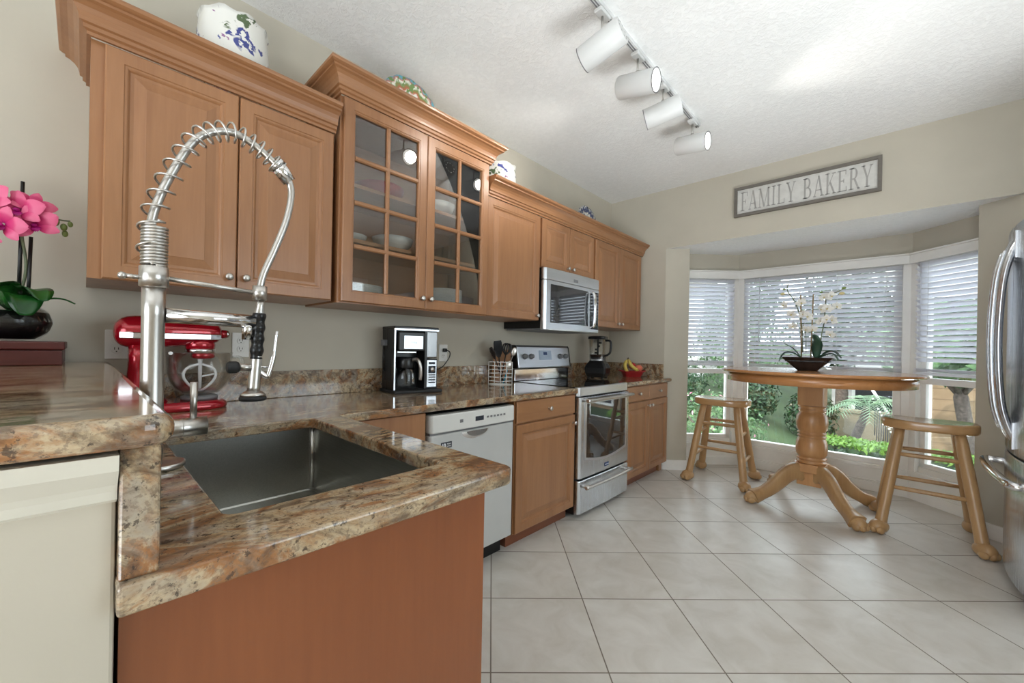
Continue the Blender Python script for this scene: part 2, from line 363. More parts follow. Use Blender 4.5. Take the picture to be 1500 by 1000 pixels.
def arc(cx, cy, r, a0, a1, n=6): return [(cx + r * cos(radians(a0 + (a1 - a0) * i / n)), cy + r * sin(radians(a0 + (a1 - a0) * i / n))) for i in range(n + 1)]
def catmull(P, n=6):
    P = [Vector(p) for p in P]; Q = [P[0] * 2 - P[1]] + P + [P[-1] * 2 - P[-2]]; out = []
    for i in range(1, len(Q) - 2):
        for k in range(n):
            t = k / n; a, b, c, d = Q[i - 1], Q[i], Q[i + 1], Q[i + 2]
            out.append(.5 * ((2 * b) + (c - a) * t + (2 * a - 5 * b + 4 * c - d) * t * t + (3 * b - a - 3 * c + d) * t ** 3))
    return out + [P[-1]]
# ================================================================ THE ROOM
H = 2.84; YF = 4.1; XR = 4.2; YB = -3.0; HB = 2.24
mb = MB(); mb.box(-.15, YB - .1, -.1, XR + .15, 5.05, 0); struct(mb.build('floor', 'floor'))
mb = MB(); mb.box(-.15, YB - .15, H, XR + .15, YF + .15, H + .15); struct(mb.build('ceiling', 'ceil'))
mb = MB(); mb.box(-.15, YB - .15, 0, 0, YF, H); struct(mb.build('wall_left', 'wall'))
mb = MB()
JL = [(-.15, YF), (.62, YF), (.80, YF + .15), (.66, 4.39), (.50, 4.55), (-.15, 4.55)]
JR = [(2.87, YF), (XR + .15, YF), (XR + .15, 4.55), (2.99, 4.55), (2.83, 4.39), (2.69, YF + .15)]
mb.prism(JL, 0, H); mb.prism(JR, 0, H); mb.box(.62, YF, HB + .001, 2.87, YF + .0035, HB + .12); mb.box(.62, YF, HB + .12, 2.87, YF + .16, H)
struct(mb.build('wall_far', 'wall'))
mb = MB(); mb.prism([(.615, YF + .004), (2.875, YF + .004), (3.05, 4.3), (2.40, 5.02), (1.09, 5.02), (.44, 4.3)], HB, HB + .12); struct(mb.build('ceiling_bay', 'ceil'))
mb = MB(); mb.box(-.15, YB - .15, 0, 1.2, YB, H); mb.box(3.4, YB - .15, 0, XR + .15, YB, H); mb.box(1.2, YB - .15, 2.3, 3.4, YB, H); mb.box(1.2, YB - .15, 0, 3.4, YB, .5); struct(mb.build('wall_back', 'wall'))
mb = MB(); mb.box(XR, YB, 0, XR + .15, .8, H); mb.box(XR, 3.0, 0, XR + .15, YF, H); mb.box(XR, .8, 0, XR + .15, 3.0, .8); mb.box(XR, .8, 2.2, XR + .15, 3.0, H); struct(mb.build('wall_right', 'wall'))  # opening added in this unseen wall to let in fill daylight

mb = MB()
for y0, y1, z0, z1 in ((.8, .86, .8, 2.2), (2.94, 3.0, .8, 2.2), (.86, 2.94, .8, .86), (.86, 2.94, 2.14, 2.2), (1.87, 1.93, .86, 2.14)): mb.box(XR + .03, y0, z0, XR + .10, y1, z1)
w = struct(mb.build('window_4', 'white')); mb = MB(); mb.box(XR + .06, .86, .86, XR + .065, 2.94, 2.14); mb.build('pane', 'winglass', w)  # added window, out of view, brings frontal fill to the counter wall
# bay: three wall panels with windows
WP = [((.585, 4.335), (1.10, 4.86)), ((1.10, 4.86), (2.395, 4.86)), ((2.395, 4.86), (2.915, 4.335))]
SILL = .235; HEAD = 2.06
def frame_axes(a, b):
    a = Vector((*a, 0)); b = Vector((*b, 0)); d = (b - a); L = d.length; d.normalize(); n = Vector((-d.y, d.x, 0))   # n points outside
    X = Matrix(((d.x, n.x, 0, a.x), (d.y, n.y, 0, a.y), (0, 0, 1, 0), (0, 0, 0, 1))); return X, L
sidew = ['left', 'centre', 'right']
for k, (a, b) in enumerate(WP):
    X, L = frame_axes(a, b)
    mb = MB(); mb.T = X
    mb.box(-.05, 0, HEAD - .06, L + .05, .13, HB); struct(mb.build('wall_bay_' + sidew[k], 'wall'))
    mb = MB(); mb.T = X
    mb.box(-.04, 0, 0, L + .04, .13, SILL - .03); mb.box(-.03, -.02, SILL - .03, L + .03, .13, SILL)
    mb.box(-.01, -.014, 0, L + .01, 0, .085); mb.box(-.01, -.009, .085, L + .01, 0, .10)
    struct(mb.build('trim_%d' % (k + 1), 'white', bevel=.004))
    # window frame: stiles, head, sill, sash rail
    mb = MB(); mb.T = X; s = .055
    mb.box(-.015, -.012, SILL, s, .10, HEAD - .05); mb.box(L - s, -.012, SILL, L + .015, .10, HEAD - .05)
    mb.box(s, .02, SILL, L - s, .10, SILL + .045); mb.box(s, .02, HEAD - .11, L - s, .10, HEAD - .05)
    if k == 1:
        mb.box(L - s - .05, .03, SILL, L - s, .09, HEAD - .1); mb.box(s, .03, SILL, s + .03, .09, HEAD - .1)
    else:
        mb.box(s, .025, .97, L - s, .09, 1.02); mb.box(s, .03, SILL + .045, s + .04, .085, HEAD - .1); mb.box(L - s - .04, .03, SILL + .045, L - s, .085, HEAD - .1)
        mb.box(s, .03, SILL + .045, L - s, .085, SILL + .08)
    w = struct(mb.build('window_%d' % (k + 1), 'white', bevel=.003))
    mb = MB(); mb.T = X; mb.box(s, .055, SILL + .03, L - s, .06, HEAD - .09); mb.build('pane', 'winglass', w)
    # venetian blind with valance, slats, bottom rail, cords
    names = ['white slatted blind on the left angled window of the bay', 'wide white slatted blind on the middle window behind the table', 'white slatted blind on the right angled window beside the refrigerator']
    bl = thing('venetian_blind', names[k], 'blind', X @ Vector((L / 2, 0, 1.05)), group='white venetian blinds of the bay window')
    Tl = Matrix.Translation(-Vector(bl.location)) @ X
    x0, x1 = .058, L - .058; zb = (1.055, 1.035, 1.045)[k]
    mb = MB(); mb.T = Tl; e = .0
    mb.prism([(.0124, -.03), (.0186, -.045), (L - .0186, -.045), (L - .0124, -.03)], 1.975, HEAD - .012); mb.prism([(.0124, -.03), (.0228, -.055), (L - .0228, -.055), (L - .0124, -.03)], HEAD - .012, HEAD + .002); mb.build('valance', 'white', bl, bevel=.003)
    mb = MB(); mb.T = Tl; z = 1.95; w_ = .051; th = radians(35); pitch = .0435
    while z > zb + .085:
        dx = w_ / 2 * cos(th); dz = w_ / 2 * sin(th); y = -.012
        mb.loft([[(x, y - dx, z + dz), (x, y, z + .002), (x, y + dx, z - dz), (x, y + dx, z - dz + .003), (x, y, z + .005), (x, y - dx, z + dz + .003)] for x in (x0, x1)], 0, False)
        z -= pitch
    for q in range(4): mb.box(x0, -.036, zb + .03 + q * .006, x1, .014, zb + .034 + q * .006)
    mb.build('slats', 'blind', bl)
    mb = MB(); mb.T = Tl; mb.box(x0, -.04, zb, x1, .016, zb + .026); mb.build('bottom_rail', 'blind', bl, bevel=.005)
    mb = MB(); mb.T = Tl
    nx = 4 if k == 1 else 2
    for q in range(nx):
        xx = x0 + .1 + (x1 - x0 - .2) * q / (nx - 1)
        for yy in (-.036, .013): mb.box(xx, yy, zb, xx + .002, yy + .002, 1.98)
    mb.build('ladder_cords', 'cord', bl)
    mb = MB(); mb.T = Tl; xx = (x0 + .07, x0 + .14, x0 + .05)[k]
    mb.cyl((xx, -.042, 1.97), (xx, -.042, 1.30), .004, seg=6); mb.build('tilt_wand', 'blind', bl)

# baseboards
mb = MB(); mb.prism([(.615, YF - .012), (.625, YF - .012), (.81, YF + .145), (.80, YF + .155), (.62, YF), (.615, YF)], 0, .1); struct(mb.build('baseboard_left', 'white'))
mb = MB(); mb.prism([(2.69, YF + .155), (2.68, YF + .145), (2.865, YF - .012), (3.9, YF - .012), (3.9, YF), (2.87, YF)], 0, .1); struct(mb.build('baseboard_right', 'white'))

# half wall under the bar top, with its cornice trim
BX = 1.59
mb = MB(); mb.box(0, -.12, 0, BX, .03, 1.082); struct(mb.build('wall_bar', 'wall', bevel=.004))
def molding(path, prof, mats, name, parent=None, closed=False, z=0):
    """profile (out, up) swept along a plan path with mitred corners; 'out' is to the right of travel"""
    n = len(path); L = []
    for i, p in enumerate(path):
        p = Vector(p); ds = []
        if i > 0: ds.append((p - Vector(path[i - 1])).normalized())
        if i < n - 1: ds.append((Vector(path[i + 1]) - p).normalized())
        ns = [Vector((d.y, -d.x)) for d in ds]
        if len(ns) == 2:
            m = (ns[0] + ns[1]).normalized(); m = m / max(.3, m.dot(ns[0]))
        else: m = ns[0]
        L.append([(p.x + m.x * o, p.y + m.y * o, z + u) for o, u in prof])
    mb = MB(); mb.loft(L, 0, False); return mb.build(name, mats, parent)
TP = [(0, 0), (.006, .004), (.012, .006), (.012, .016), (.016, .024), (.026, .034), (.036, .044), (.038, .062), (.0, .062)]
struct(molding([(.0, -.12), (BX, -.12), (BX, .03)], TP, 'trimw', 'trim_bar', z=1.018))
# ================================================================ CABINETS
def door_mb(y0, z0, w, h, x0, t=.02, fw=.058, m=0, mb=None, raised=True):
    mb = mb or MB(); g = .0015
    st = [(0, 0), (0, t - .004), (.004, t)]
    st += [(fw - .012, t), (fw - .010, t - .003), (fw - .004, t - .003), (fw, t - .006), (fw + .004, t - .011), (fw + .014, t - .011)]
    st += [(fw + .044, t - .003), (fw + .046, t - .002)] if raised else []
    def lp(i, x): return [(x0 + x, y0 + g + i, z0 + g + i), (x0 + x, y0 + w - g - i, z0 + g + i), (x0 + x, y0 + w - g - i, z0 + h - g - i), (x0 + x, y0 + g + i, z0 + h - g - i)]
    return mb.loft([lp(i, x) for i, x in st], m, False)
def slab_mb(y0, z0, w, h, x0, t=.02):
    mb = MB(); g = .0015
    def lp(i, x): return [(x0 + x, y0 + g + i, z0 + g + i), (x0 + x, y0 + w - g - i, z0 + g + i), (x0 + x, y0 + w - g - i, z0 + h - g - i), (x0 + x, y0 + g + i, z0 + h - g - i)]
    return mb.loft([lp(0, 0), lp(0, t - .005), lp(.003, t - .002), (lp(.009, t))])
def knob(parent, x, y, z, r=.0145):
    mb = MB(); X = Matrix.Translation((x, y, z)) @ Matrix.Rotation(radians(90), 4, 'Y')
    mb.lathe([(r * .55, 0), (r * .42, .004), (r * .38, .012), (r * .8, .016), (r, .021), (r * .95, .026), (r * .6, .030), (.001, .031)], 16, X=X)
    return mb.build('knob', 'nickel', parent)
def carcass(parent, y0, y1, z0, z1, x1, mat='maple', name='body'):
    mb = MB(); mb.box(.003, y0, z0, x1, y1, z1); return mb.build(name, mat, parent)
def add_door(parent, y0, z0, w, h, x0, ky=None, kz=None, raised=True, mat='maple', fw=.058):
    d = door_mb(y0, z0, w, h, x0, raised=raised, fw=fw).build('door', mat, parent)
    if ky is not None: knob(d, x0 + .02, ky, kz)
    return d
def add_drawer(parent, y0, z0, w, h, x0):
    d = slab_mb(y0, z0, w, h, x0).build('drawer', 'maple_y', parent); knob(d, x0 + .02, y0 + w / 2, z0 + h / 2); return d
CR = [(0, 0), (.010, 0), (.010, .011), (.019, .015), (.019, .028), (.027, .031), (.028, .042), (.032, .056), (.041, .069), (.054, .079), (.065, .083), (.065, .092), (.072, .094), (.080, .099), (.082, .107), (.079, .115), (.072, .118), (0, .118)]
UX = .36; UB = 1.41; UT = 2.19
# left double-door wall cabinet
c = thing('wall_cabinet', 'maple wall cabinet with two raised-panel doors behind the faucet, under the large painted jar', 'cabinet', (0, 0, 0), group='maple wall cabinets')
carcass(c, .006, .806, UB, UT, UX)
add_door(c, .038, UB + .0, .382, UT - UB - .005, UX, .392, 1.462); add_door(c, .422, UB, .378, UT - UB - .005, UX, .45, 1.464)
molding([(.0, .006), (UX + .012, .006), (UX + .012, .806)], CR, 'maple_y', 'crown', c, z=UT - .002)
# glass-front wall cabinet
GX = .385; GT = 2.375
c = thing('glass_cabinet', 'taller maple wall cabinet with two multi-pane glass doors, dishes on its shelves', 'cabinet', (0, 0, 0), group='maple wall cabinets')
G0, G1 = .822, 1.795
mb = MB(); mb.box(.003, G0, UB - .006, GX, G0 + .02, GT); mb.box(.003, G1 - .02, UB - .006, GX, G1, GT); mb.box(.003, G0 + .02, UB - .006, GX, G1 - .02, UB + .018); mb.box(.003, G0 + .02, GT - .02, GX, G1 - .02, GT)
mb.box(GX - .02, G0 + .02, UB, GX, G0 + .045, GT); mb.box(GX - .02, G1 - .045, UB, GX, G1 - .02, GT); mb.box(GX - .02, (G0 + G1) / 2 - .02, UB, GX, (G0 + G1) / 2 + .02, GT)
mb.build('body', 'maple', c)
mb = MB(); mb.box(.003, G0 + .02, UB + .018, .012, G1 - .02, GT - .02); mb.build('back_panel', 'maple_in', c)
SH = [UB + .30, UB + .57]
for z in SH:
    mb = MB(); mb.box(.012, G0 + .021, z, GX - .03, G1 - .021, z + .018); mb.build('shelf', 'maple_in', c)
gm = (G0 + G1) / 2
for (a, b, ky) in ((G0 + .012, gm - .001, gm - .028), (gm + .001, G1 - .012, gm + .028)):
    z0, z1 = UB, GT - .006; fw = .058
    mb = MB()
    def lp(i, x): return [(GX + x, a + i, z0 + i), (GX + x, b - i, z0 + i), (GX + x, b - i, z1 - i), (GX + x, a + i, z1 - i)]
    mb.loft([lp(0, 0), lp(0, .017), (lp(.004, .021)), lp(fw - .012, .021), lp(fw - .010, .018), lp(fw - .004, .018), lp(fw, .012), lp(fw, 0)], ring=True)
    d = mb.build('door', 'maple', c)
    mb = MB(); ym = (a + b) / 2; q = .011
    mb.loft([[(GX + .006, ym - q, zz), (GX + .013, ym - q, zz), (GX + .019, ym - q * .5, zz), (GX + .019, ym + q * .5, zz), (GX + .013, ym + q, zz), (GX + .006, ym + q, zz)] for zz in (z0 + fw, z1 - fw)])
    for k in (1, 2, 3):
        zz = z0 + fw + (z1 - z0 - 2 * fw) * k / 4
        mb.loft([[(GX + .006, yy, zz - q), (GX + .013, yy, zz - q), (GX + .0185, yy, zz - q * .5), (GX + .0185, yy, zz + q * .5), (GX + .013, yy, zz + q), (GX + .006, yy, zz + q)] for yy in (a + fw, b - fw)])
    mb.build('muntins', 'maple_y', d)
    mb = MB(); mb.box(GX + .003, a + fw - .006, z0 + fw - .006, GX + .0055, b - fw + .006, z1 - fw + .006); mb.build('pane', 'cabglass', d)
    knob(d, GX + .021, ky, 1.466)
molding([(.0, G0), (GX + .012, G0), (GX + .012, G1), (.0, G1)], CR, 'maple_y', 'crown', c, z=GT - .002)
# right run
c = thing('wall_cabinet', 'maple wall cabinet with one wide raised-panel door between the glass cabinet and the microwave', 'cabinet', group='maple wall cabinets')
carcass(c, 1.797, 2.352, UB, UT, UX); add_door(c, 1.80, UB, .55, UT - UB - .004, UX, 2.315, 1.445)
c = thing('wall_cabinet', 'short maple wall cabinet with two small doors above the microwave', 'cabinet', group='maple wall cabinets')
carcass(c, 2.354, 3.128, 1.815, UT, UX); add_door(c, 2.372, 1.815, .366, UT - 1.819, UX, 2.705, 1.85); add_door(c, 2.741, 1.815, .37, UT - 1.819, UX, 2.775, 1.85)
c = thing('wall_cabinet', 'maple wall cabinet with two tall narrow doors right of the microwave, in the corner', 'cabinet', group='maple wall cabinets')
carcass(c, 3.13, 4.096, UB, UT, UX); add_door(c, 3.142, UB, .452, UT - UB - .004, UX, 3.56, 1.452); add_door(c, 3.597, UB, .46, UT - UB - .004, UX, 3.632, 1.452)
o = molding([(UX + .012, 1.80), (UX + .012, 4.09)], CR, 'maple_y', 'crown_molding', z=UT - .002)
tag(o, 'maple crown molding along the top of the right run of wall cabinets', 'molding')
# ---- base cabinets
BXF = .652; CT = .93; CB = .894
c = thing('base_cabinet', 'plain maple corner cabinet front between the peninsula and the dishwasher', 'cabinet', group='maple base cabinets')
carcass(c, .665, 1.142, .09, CB, BXF); mb = MB(); mb.box(BXF, .70, .10, BXF + .018, 1.135, CB - .006); mb.build('front_panel', 'maple', c, bevel=.003)
mb = MB(); mb.box(.003, .665, 0, .58, 1.142, .09); mb.build('toe_kick', 'toe', c)
c = thing('base_cabinet', 'maple base cabinet with one drawer over one door, left of the stove', 'cabinet', group='maple base cabinets')
carcass(c, 1.785, 2.418, .09, CB, BXF); add_drawer(c, 1.79, .752, .622, .135, BXF); add_door(c, 1.79, .095, .622, .65, BXF, 2.385, .69)
mb = MB(); mb.box(.003, 1.785, 0, .60, 2.418, .09); mb.build('toe_kick', 'toe', c)
c = thing('base_cabinet', 'maple base cabinet with two drawers over two doors, right of the stove', 'cabinet', group='maple base cabinets')
carcass(c, 3.187, 4.096, .09, CB, BXF)
add_drawer(c, 3.195, .752, .445, .135, BXF); add_drawer(c, 3.643, .752, .43, .135, BXF)
add_door(c, 3.195, .095, .445, .65, BXF, 3.61, .70); add_door(c, 3.643, .095, .43, .65, BXF, 3.675, .70)
mb = MB(); mb.box(.003, 3.187, 0, .60, 4.0, .09); mb.build('toe_kick', 'toe', c); mb = MB(); mb.box(.56, 4.01, 0, .62, 4.075, .095); mb.build('foot', 'maple', c)
c = thing('peninsula_cabinet', 'brown maple peninsula cabinet with a plain end panel under the sink counter', 'cabinet')
mb = MB(); mb.box(.003, .035, .0, 1.55, .655, .60); mb.box(.003, .035, .6, .66, .655, CB); mb.box(1.53, .035, .6, 1.55, .655, CB); mb.box(.66, .035, .6, 1.53, .055, CB); mb.box(.66, .64, .6, 1.53, .655, CB); mb.build('body', 'panel', c)
mb = MB(); mb.box(1.55, .035, 0, 1.568, .657, CB); mb.build('end_panel', 'panel', c)
for y0, w in ((.70, .42), (1.125, .42)):
    mb = MB(); mb.T = Matrix(((0, 1, 0, 0), (1, 0, 0, 0), (0, 0, 1, 0), (0, 0, 0, 1)))
    door_mb(y0, .10, w, .49, .656, mb=mb).build('door', 'panel', c)
mb = MB(); mb.box(.70, .656, .60, 1.545, .676, CB - .008); mb.build('false_front', 'panel', c, bevel=.003)
# ================================================================ GRANITE
sinkh = [(1.48, .163)] + [(1.48, .597 - .02)] + arc(1.46, .577, .02, 0, 90, 4)[1:] + arc(.72, .577, .02, 90, 180, 4) + arc(.72, .183, .02, 180, 270, 4) + arc(1.46, .183, .02, 270, 360, 4)[:-1]
sinkh = arc(1.46, .183, .02, 270, 360, 4) + arc(1.46, .577, .02, 0, 90, 4) + arc(.72, .577, .02, 90, 180, 4) + arc(.72, .183, .02, 180, 270, 4)
outer = [(.002, .03), (1.625, .03)] + arc(1.595, .672, .03, 0, 90, 5) + arc(.715, .727, .025, 270, 180, 5) + [(.69, 2.416), (.002, 2.416)]
o = holed(outer, [sinkh], CB, CT, 'countertop', 'gran', bevel=.012)
tag(o, 'L-shaped brown and cream granite countertop with the sink cut into its peninsula', 'countertop')
o = holed([(.002, 3.185), (.69, 3.185), (.69, 4.13), (.645, 4.098), (.002, 4.098)], [], CB, CT, 'countertop', 'gran', bevel=.012)
tag(o, 'short granite countertop right of the stove holding the blender and fruit', 'countertop')
mb = MB(); mb.box(.002, .07, CT, .022, 2.416, 1.066); tag(mb.build('backsplash', 'granw', bevel=.003), 'long low granite backsplash on the wall left of the stove', 'backsplash')
mb = MB(); mb.box(.002, 3.185, CT, .022, 4.078, 1.066); tag(mb.build('backsplash', 'granw', bevel=.003), 'low granite backsplash behind the blender', 'backsplash')
mb = MB(); mb.box(.002, 4.078, CT, .62, 4.098, 1.066); tag(mb.build('backsplash', 'granw', bevel=.003), 'low granite backsplash on the end wall behind the fruit', 'backsplash')
mb = MB(); mb.box(.002, .031, CT, 1.612, .068, 1.084); tag(mb.build('backsplash', 'granb', bevel=.003), 'tall granite upstand between the sink counter and the raised bar', 'backsplash')
o = holed([(.002, -.40), (1.64, -.40)] + arc(1.61, .05, .03, 0, 90, 5) + [(.002, .08)], [], 1.085, 1.122, 'raised_counter', 'gran', bevel=.016, seg=4)
tag(o, 'raised granite bar top in the left foreground under the pink orchid', 'countertop')
# sink
c = thing('sink', 'large dark stainless undermount sink sunk in the granite peninsula', 'sink', (1.09, .38, .66))
def rr(x0, y0, x1, y1, r, z, n=4):
    return [(x, y, z) for x, y in arc(x1 - r, y0 + r, r, 270, 360, n) + arc(x1 - r, y1 - r, r, 0, 90, n) + arc(x0 + r, y1 - r, r, 90, 180, n) + arc(x0 + r, y0 + r, r, 180, 270, n)]
mb = MB(); mb.T = Matrix.Translation((-1.09, -.38, -.66)); a = (.688, .151, 1.492, .609)
mb.loft([rr(*a, .018, CB - .001), rr(*a, .018, .665), rr(a[0] + .004, a[1] + .004, a[2] - .004, a[3] - .004, .018, .66)], cap0=False)
mb.loft([rr(a[0] - .012, a[1] - .012, a[2] + .012, a[3] + .012, .02, CB - .0015), rr(a[0] - .012, a[1] - .012, a[2] + .012, a[3] + .012, .02, .655), rr(a[0] - .01, a[1] - .01, a[2] + .01, a[3] + .01, .02, .650)], cap0=False)
mb.loft([rr(a[0] - .012, a[1] - .012, a[2] + .012, a[3] + .012, .02, CB - .0015), rr(*a, .018, CB - .001)], cap0=False, cap1=False)
mb.build('basin', 'sink', c)
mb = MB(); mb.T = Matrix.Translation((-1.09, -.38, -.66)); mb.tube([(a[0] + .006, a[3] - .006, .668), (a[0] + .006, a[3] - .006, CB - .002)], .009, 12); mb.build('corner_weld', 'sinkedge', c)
mb = MB(); mb.T = Matrix.Translation((-1.09, -.38, -.66))
mb.tube([(a[2] - .014, a[1] + .03, .815), (a[2] - .014, a[3] - .03, .815)], .004, 8); mb.tube([(a[2] - .03, a[1] + .03, .815), (a[2] - .03, a[3] - .03, .815)], .004, 8)
for q in range(5): yy = a[1] + .05 + q * .09; mb.tube([(a[2] - .002, yy, .812), (a[2] - .034, yy, .812)], .0035, 6)
mb.build('bottle_rail', 'chrome', c)
mb = MB(); mb.lathe([(.001, .004), (.03, .004), (.043, .009), (.045, .0015), (.001, .0015)], 20); mb.build('drain', 'chrome', c)
# ================================================================ APPLIANCES
# dishwasher
c = thing('dishwasher', 'silver-white dishwasher with a recessed handle and a small dark sticker', 'dishwasher', (.0, 1.15, 0))
mb = MB(); mb.box(.03, .004, .11, .64, .604, .875); mb.build('body', 'black', c)
mb = MB(); mb.box(.2, .02, .0, .60, .59, .11); mb.build('toe_panel', 'black', c)
mb = MB(); pts = []
def dwl(y, x): return (x, y)
for z0, z1 in ((.115, .775),):
    poly = [(.64, .004), (.672, .004), (.682, .014), (.684, .30), (.682, .594), (.672, .604), (.64, .604)]
    mb.prism(poly, z0, z1)
mb.build('door', 'dwash', c, bevel=.006)
poly = [(.64, .004), (.676, .004), (.690, .016), (.694, .30), (.690, .592), (.676, .604), (.64, .604)]
mb = MB(); mb.prism(poly, .785, .873); cp = mb.build('control_panel', 'dwashp', c, bevel=.006)
mb = MB(); mb.box(.64, .006, .7751, .676, .602, .7849); mb.build('panel_gap', 'seal', c)
mb = MB(); mb.box(.6925, .285, .818, .6945, .345, .842); mb.build('display', 'sticker', cp)
for q in range(6):
    mb = MB(); yy = .37 + q * .026; mb.box(.6925, yy, .826, .6948, yy + .014, .836); mb.build('button', 'seal', cp)
mb = MB(); mb.box(.692, .18, .822, .6945, .2, .838); mb.build('button', 'seal', cp)
mb = MB(); mb.T = Matrix.Translation((.684, .30, .772)) @ Matrix.Scale(1, 4)
mb.loft([[(-.001 + .012 * e, .10 * cos(pi + pi * j / 14) * (1 - .25 * e), .045 * sin(pi + pi * j / 14) * (1 - .35 * e) - .002) for j in range(15)] for e in (0, .5, 1)], 0, True, closed=False, cap0=False, cap1=True)
mb.build('handle_cup', 'chrome', c)
st = MB(); st.box(.6835, .068, .705, .6852, .135, .735); stk = st.build('sticker', 'sticker', c)
def text_mesh(body, size, name, mat, parent, X, extrude=.0006, bold=0):
    cu = bpy.data.curves.new(name, 'FONT'); cu.body = body; cu.size = size; cu.extrude = extrude; cu.offset = bold
    t = bpy.data.objects.new(name + '_tmp', cu); COL.objects.link(t)
    dg = bpy.context.evaluated_depsgraph_get(); me = bpy.data.meshes.new_from_object(t.evaluated_get(dg)); bpy.data.objects.remove(t)
    me.materials.clear(); me.materials.append(M[mat]); me.transform(X)
    o = bpy.data.objects.new(name, me); COL.objects.link(o); o.parent = parent; return o
PX = lambda x, y, z: Matrix(((0, 0, 1, x), (1, 0, 0, y), (0, 1, 0, z), (0, 0, 0, 1)))   # text plane facing +X, reading along +Y
text_mesh('10', .026, 'lettering', 'letter', stk, PX(.6857, .071, .711), bold=.0008)
text_mesh('YEAR', .011, 'lettering', 'letter', stk, PX(.6857, .102, .7215)); text_mesh('LIMITED', .0075, 'lettering', 'letter', stk, PX(.6857, .102, .711))
# range
c = thing('range', 'stainless electric range with a black glass cooktop and oven window', 'stove', (0, 2.422, 0)); w = .758
mb = MB(); mb.box(.025, .004, .03, .66, w - .004, .90); mb.build('body', 'black', c)
mb = MB(); mb.prism([(.02, 0), (.655, 0), (.665, .01), (.67, w / 2), (.665, w - .01), (.655, w), (.02, w)], .905, .934); mb.build('cooktop', 'bglass', c, bevel=.004)
mb = MB(); mb.prism([(.64, -.0), (.672, -.0), (.690, .02), (.696, w / 2), (.690, w - .02), (.672, w), (.64, w)], .868, .9325); mb.build('front_trim', 'steel', c, bevel=.006)
mb = MB(); e = [(.66, .004), (.690, .004), (.702, .02), (.708, w / 2), (.702, w - .02), (.690, w - .004), (.66, w - .004)]
mb.prism(e, .285, .862); dr = mb.build('oven_door', 'steelz', c, bevel=.006)
yy = [.085 + (w - .17) * k / 12 for k in range(13)]
mb = MB(); top = [(y, .815) for y in yy]; bot = [(y, .43 - .035 * sin(pi * k / 12)) for k, y in enumerate(yy)]
def xf(y): return .7085 - .006 * abs((y - w / 2) / (w / 2)) ** 2.2 - .0008
L1 = [[(xf(y) + .0025, y, z) for y, z in bot], [(xf(y) + .0025, y, z) for y, z in top]]
mb.loft([[(xf(y) - .003, y, z) for y, z in bot]] + L1 + [[(xf(y) - .003, y, z) for y, z in top]], closed=False, cap0=False, cap1=False)
mb.build('window', 'ovenglass', dr)
mb = MB(); fr = [(y, .835) for y in yy[::-1]]; ring_i = [(xf(y), y, z) for y, z in bot] + [(xf(y), y, z) for y, z in top[::-1]]
g_ = lambda y, z: (xf(y), w / 2 + (y - w / 2) * 1.075, .63 + (z - .63) * 1.075)
ring_o = [g_(y, z) for y, z in bot] + [g_(y, z) for y, z in top[::-1]]
fwd = lambda l, d: [(x + d, y, z) for x, y, z in l]
mb.loft([fwd(ring_o, -.004), fwd(ring_o, .004), fwd(ring_i, .004), fwd(ring_i, -.004)], ring=True); mb.build('window_frame', 'steel', dr)
mb = MB(); mb.box(.7085, w / 2 - .03, .315, .7105, w / 2 + .03, .343); bd = mb.build('badge', 'blue', dr, bevel=.002)
text_mesh('MAYTAG', .0135, 'lettering', 'letter', bd, PX(.711, w / 2 - .0275, .324))
def bar_handle(parent, z, x, name='handle'):
    mb = MB(); mb.tube(catmull([(x, .07, z), (x + .045, .075, z), (x + .05, .10, z), (x + .054, w / 2, z), (x + .05, w - .10, z), (x + .045, w - .075, z), (x, w - .07, z)], 6), .012, 12)
    for yv in (.06, w - .06): mb.tube([(x - .004, yv, z), (x + .052, yv, z)], [.014, .015], 12); 
    mb.tube([(x + .047, .028, z), (x + .047, .10, z)], [.012, .0135], 12); mb.tube([(x + .047, w - .10, z), (x + .047, w - .028, z)], [.0135, .012], 12)
    return mb.build(name, 'nickel', parent)
bar_handle(dr, .842, .700)
mb = MB()
for q in range(13): y = .14 + q * .039; mb.box(.696, y, .8645, .7005, y + .024, .8675)
mb.build('vent_slots', 'black', dr)
mb = MB(); mb.prism(e, .035, .272); dw = mb.build('drawer', 'steelz', c, bevel=.006); bar_handle(dw, .232, .700)
mb = MB(); mb.box(.03, 0, .935, .085, w, 1.03); mb.build('back_riser', 'chrome', c, bevel=.003)
mb = MB(); cs = [(.03, 1.035), (.115, 1.04), (.088, 1.212), (.075, 1.228), (.03, 1.228)]
mb.loft([[(x, yv, z) for x, z in cs] for yv in (.015, w - .015)]); cp = mb.build('control_panel', 'steel', c, bevel=.006)
for e0 in (0, w - .0145):
    mb = MB(); mb.loft([[(x * .98 + .0005, yv, z * .999 + .001) for x, z in cs] for yv in (e0, e0 + .0145)]); mb.build('end_cap', 'black', cp)
tilt = atan2(.027, .172)
def on_panel(y, z): return Matrix.Translation((.115 - (z - 1.04) * .027 / .172, y, z)) @ Matrix.Rotation(radians(90) - tilt, 4, 'Y')
for yk in (.10, .185, .60, .68):
    mb = MB(); mb.lathe([(.024, -.002), (.024, .008), (.019, .012), (.017, .026), (.001, .028)], 18, X=on_panel(yk, 1.135)); mb.build('knob', 'seal', cp)
mb = MB(); X = on_panel(.38, 1.145); mb.box(-.04, -.085, -.002, .04, .085, .004, X=X); dp = mb.build('display', 'display', cp)
mb = MB(); mb.box(-.028, -.028, .004, -.002, .022, .0055, X=X); mb.build('clock', 'blue', dp)
mb = MB()
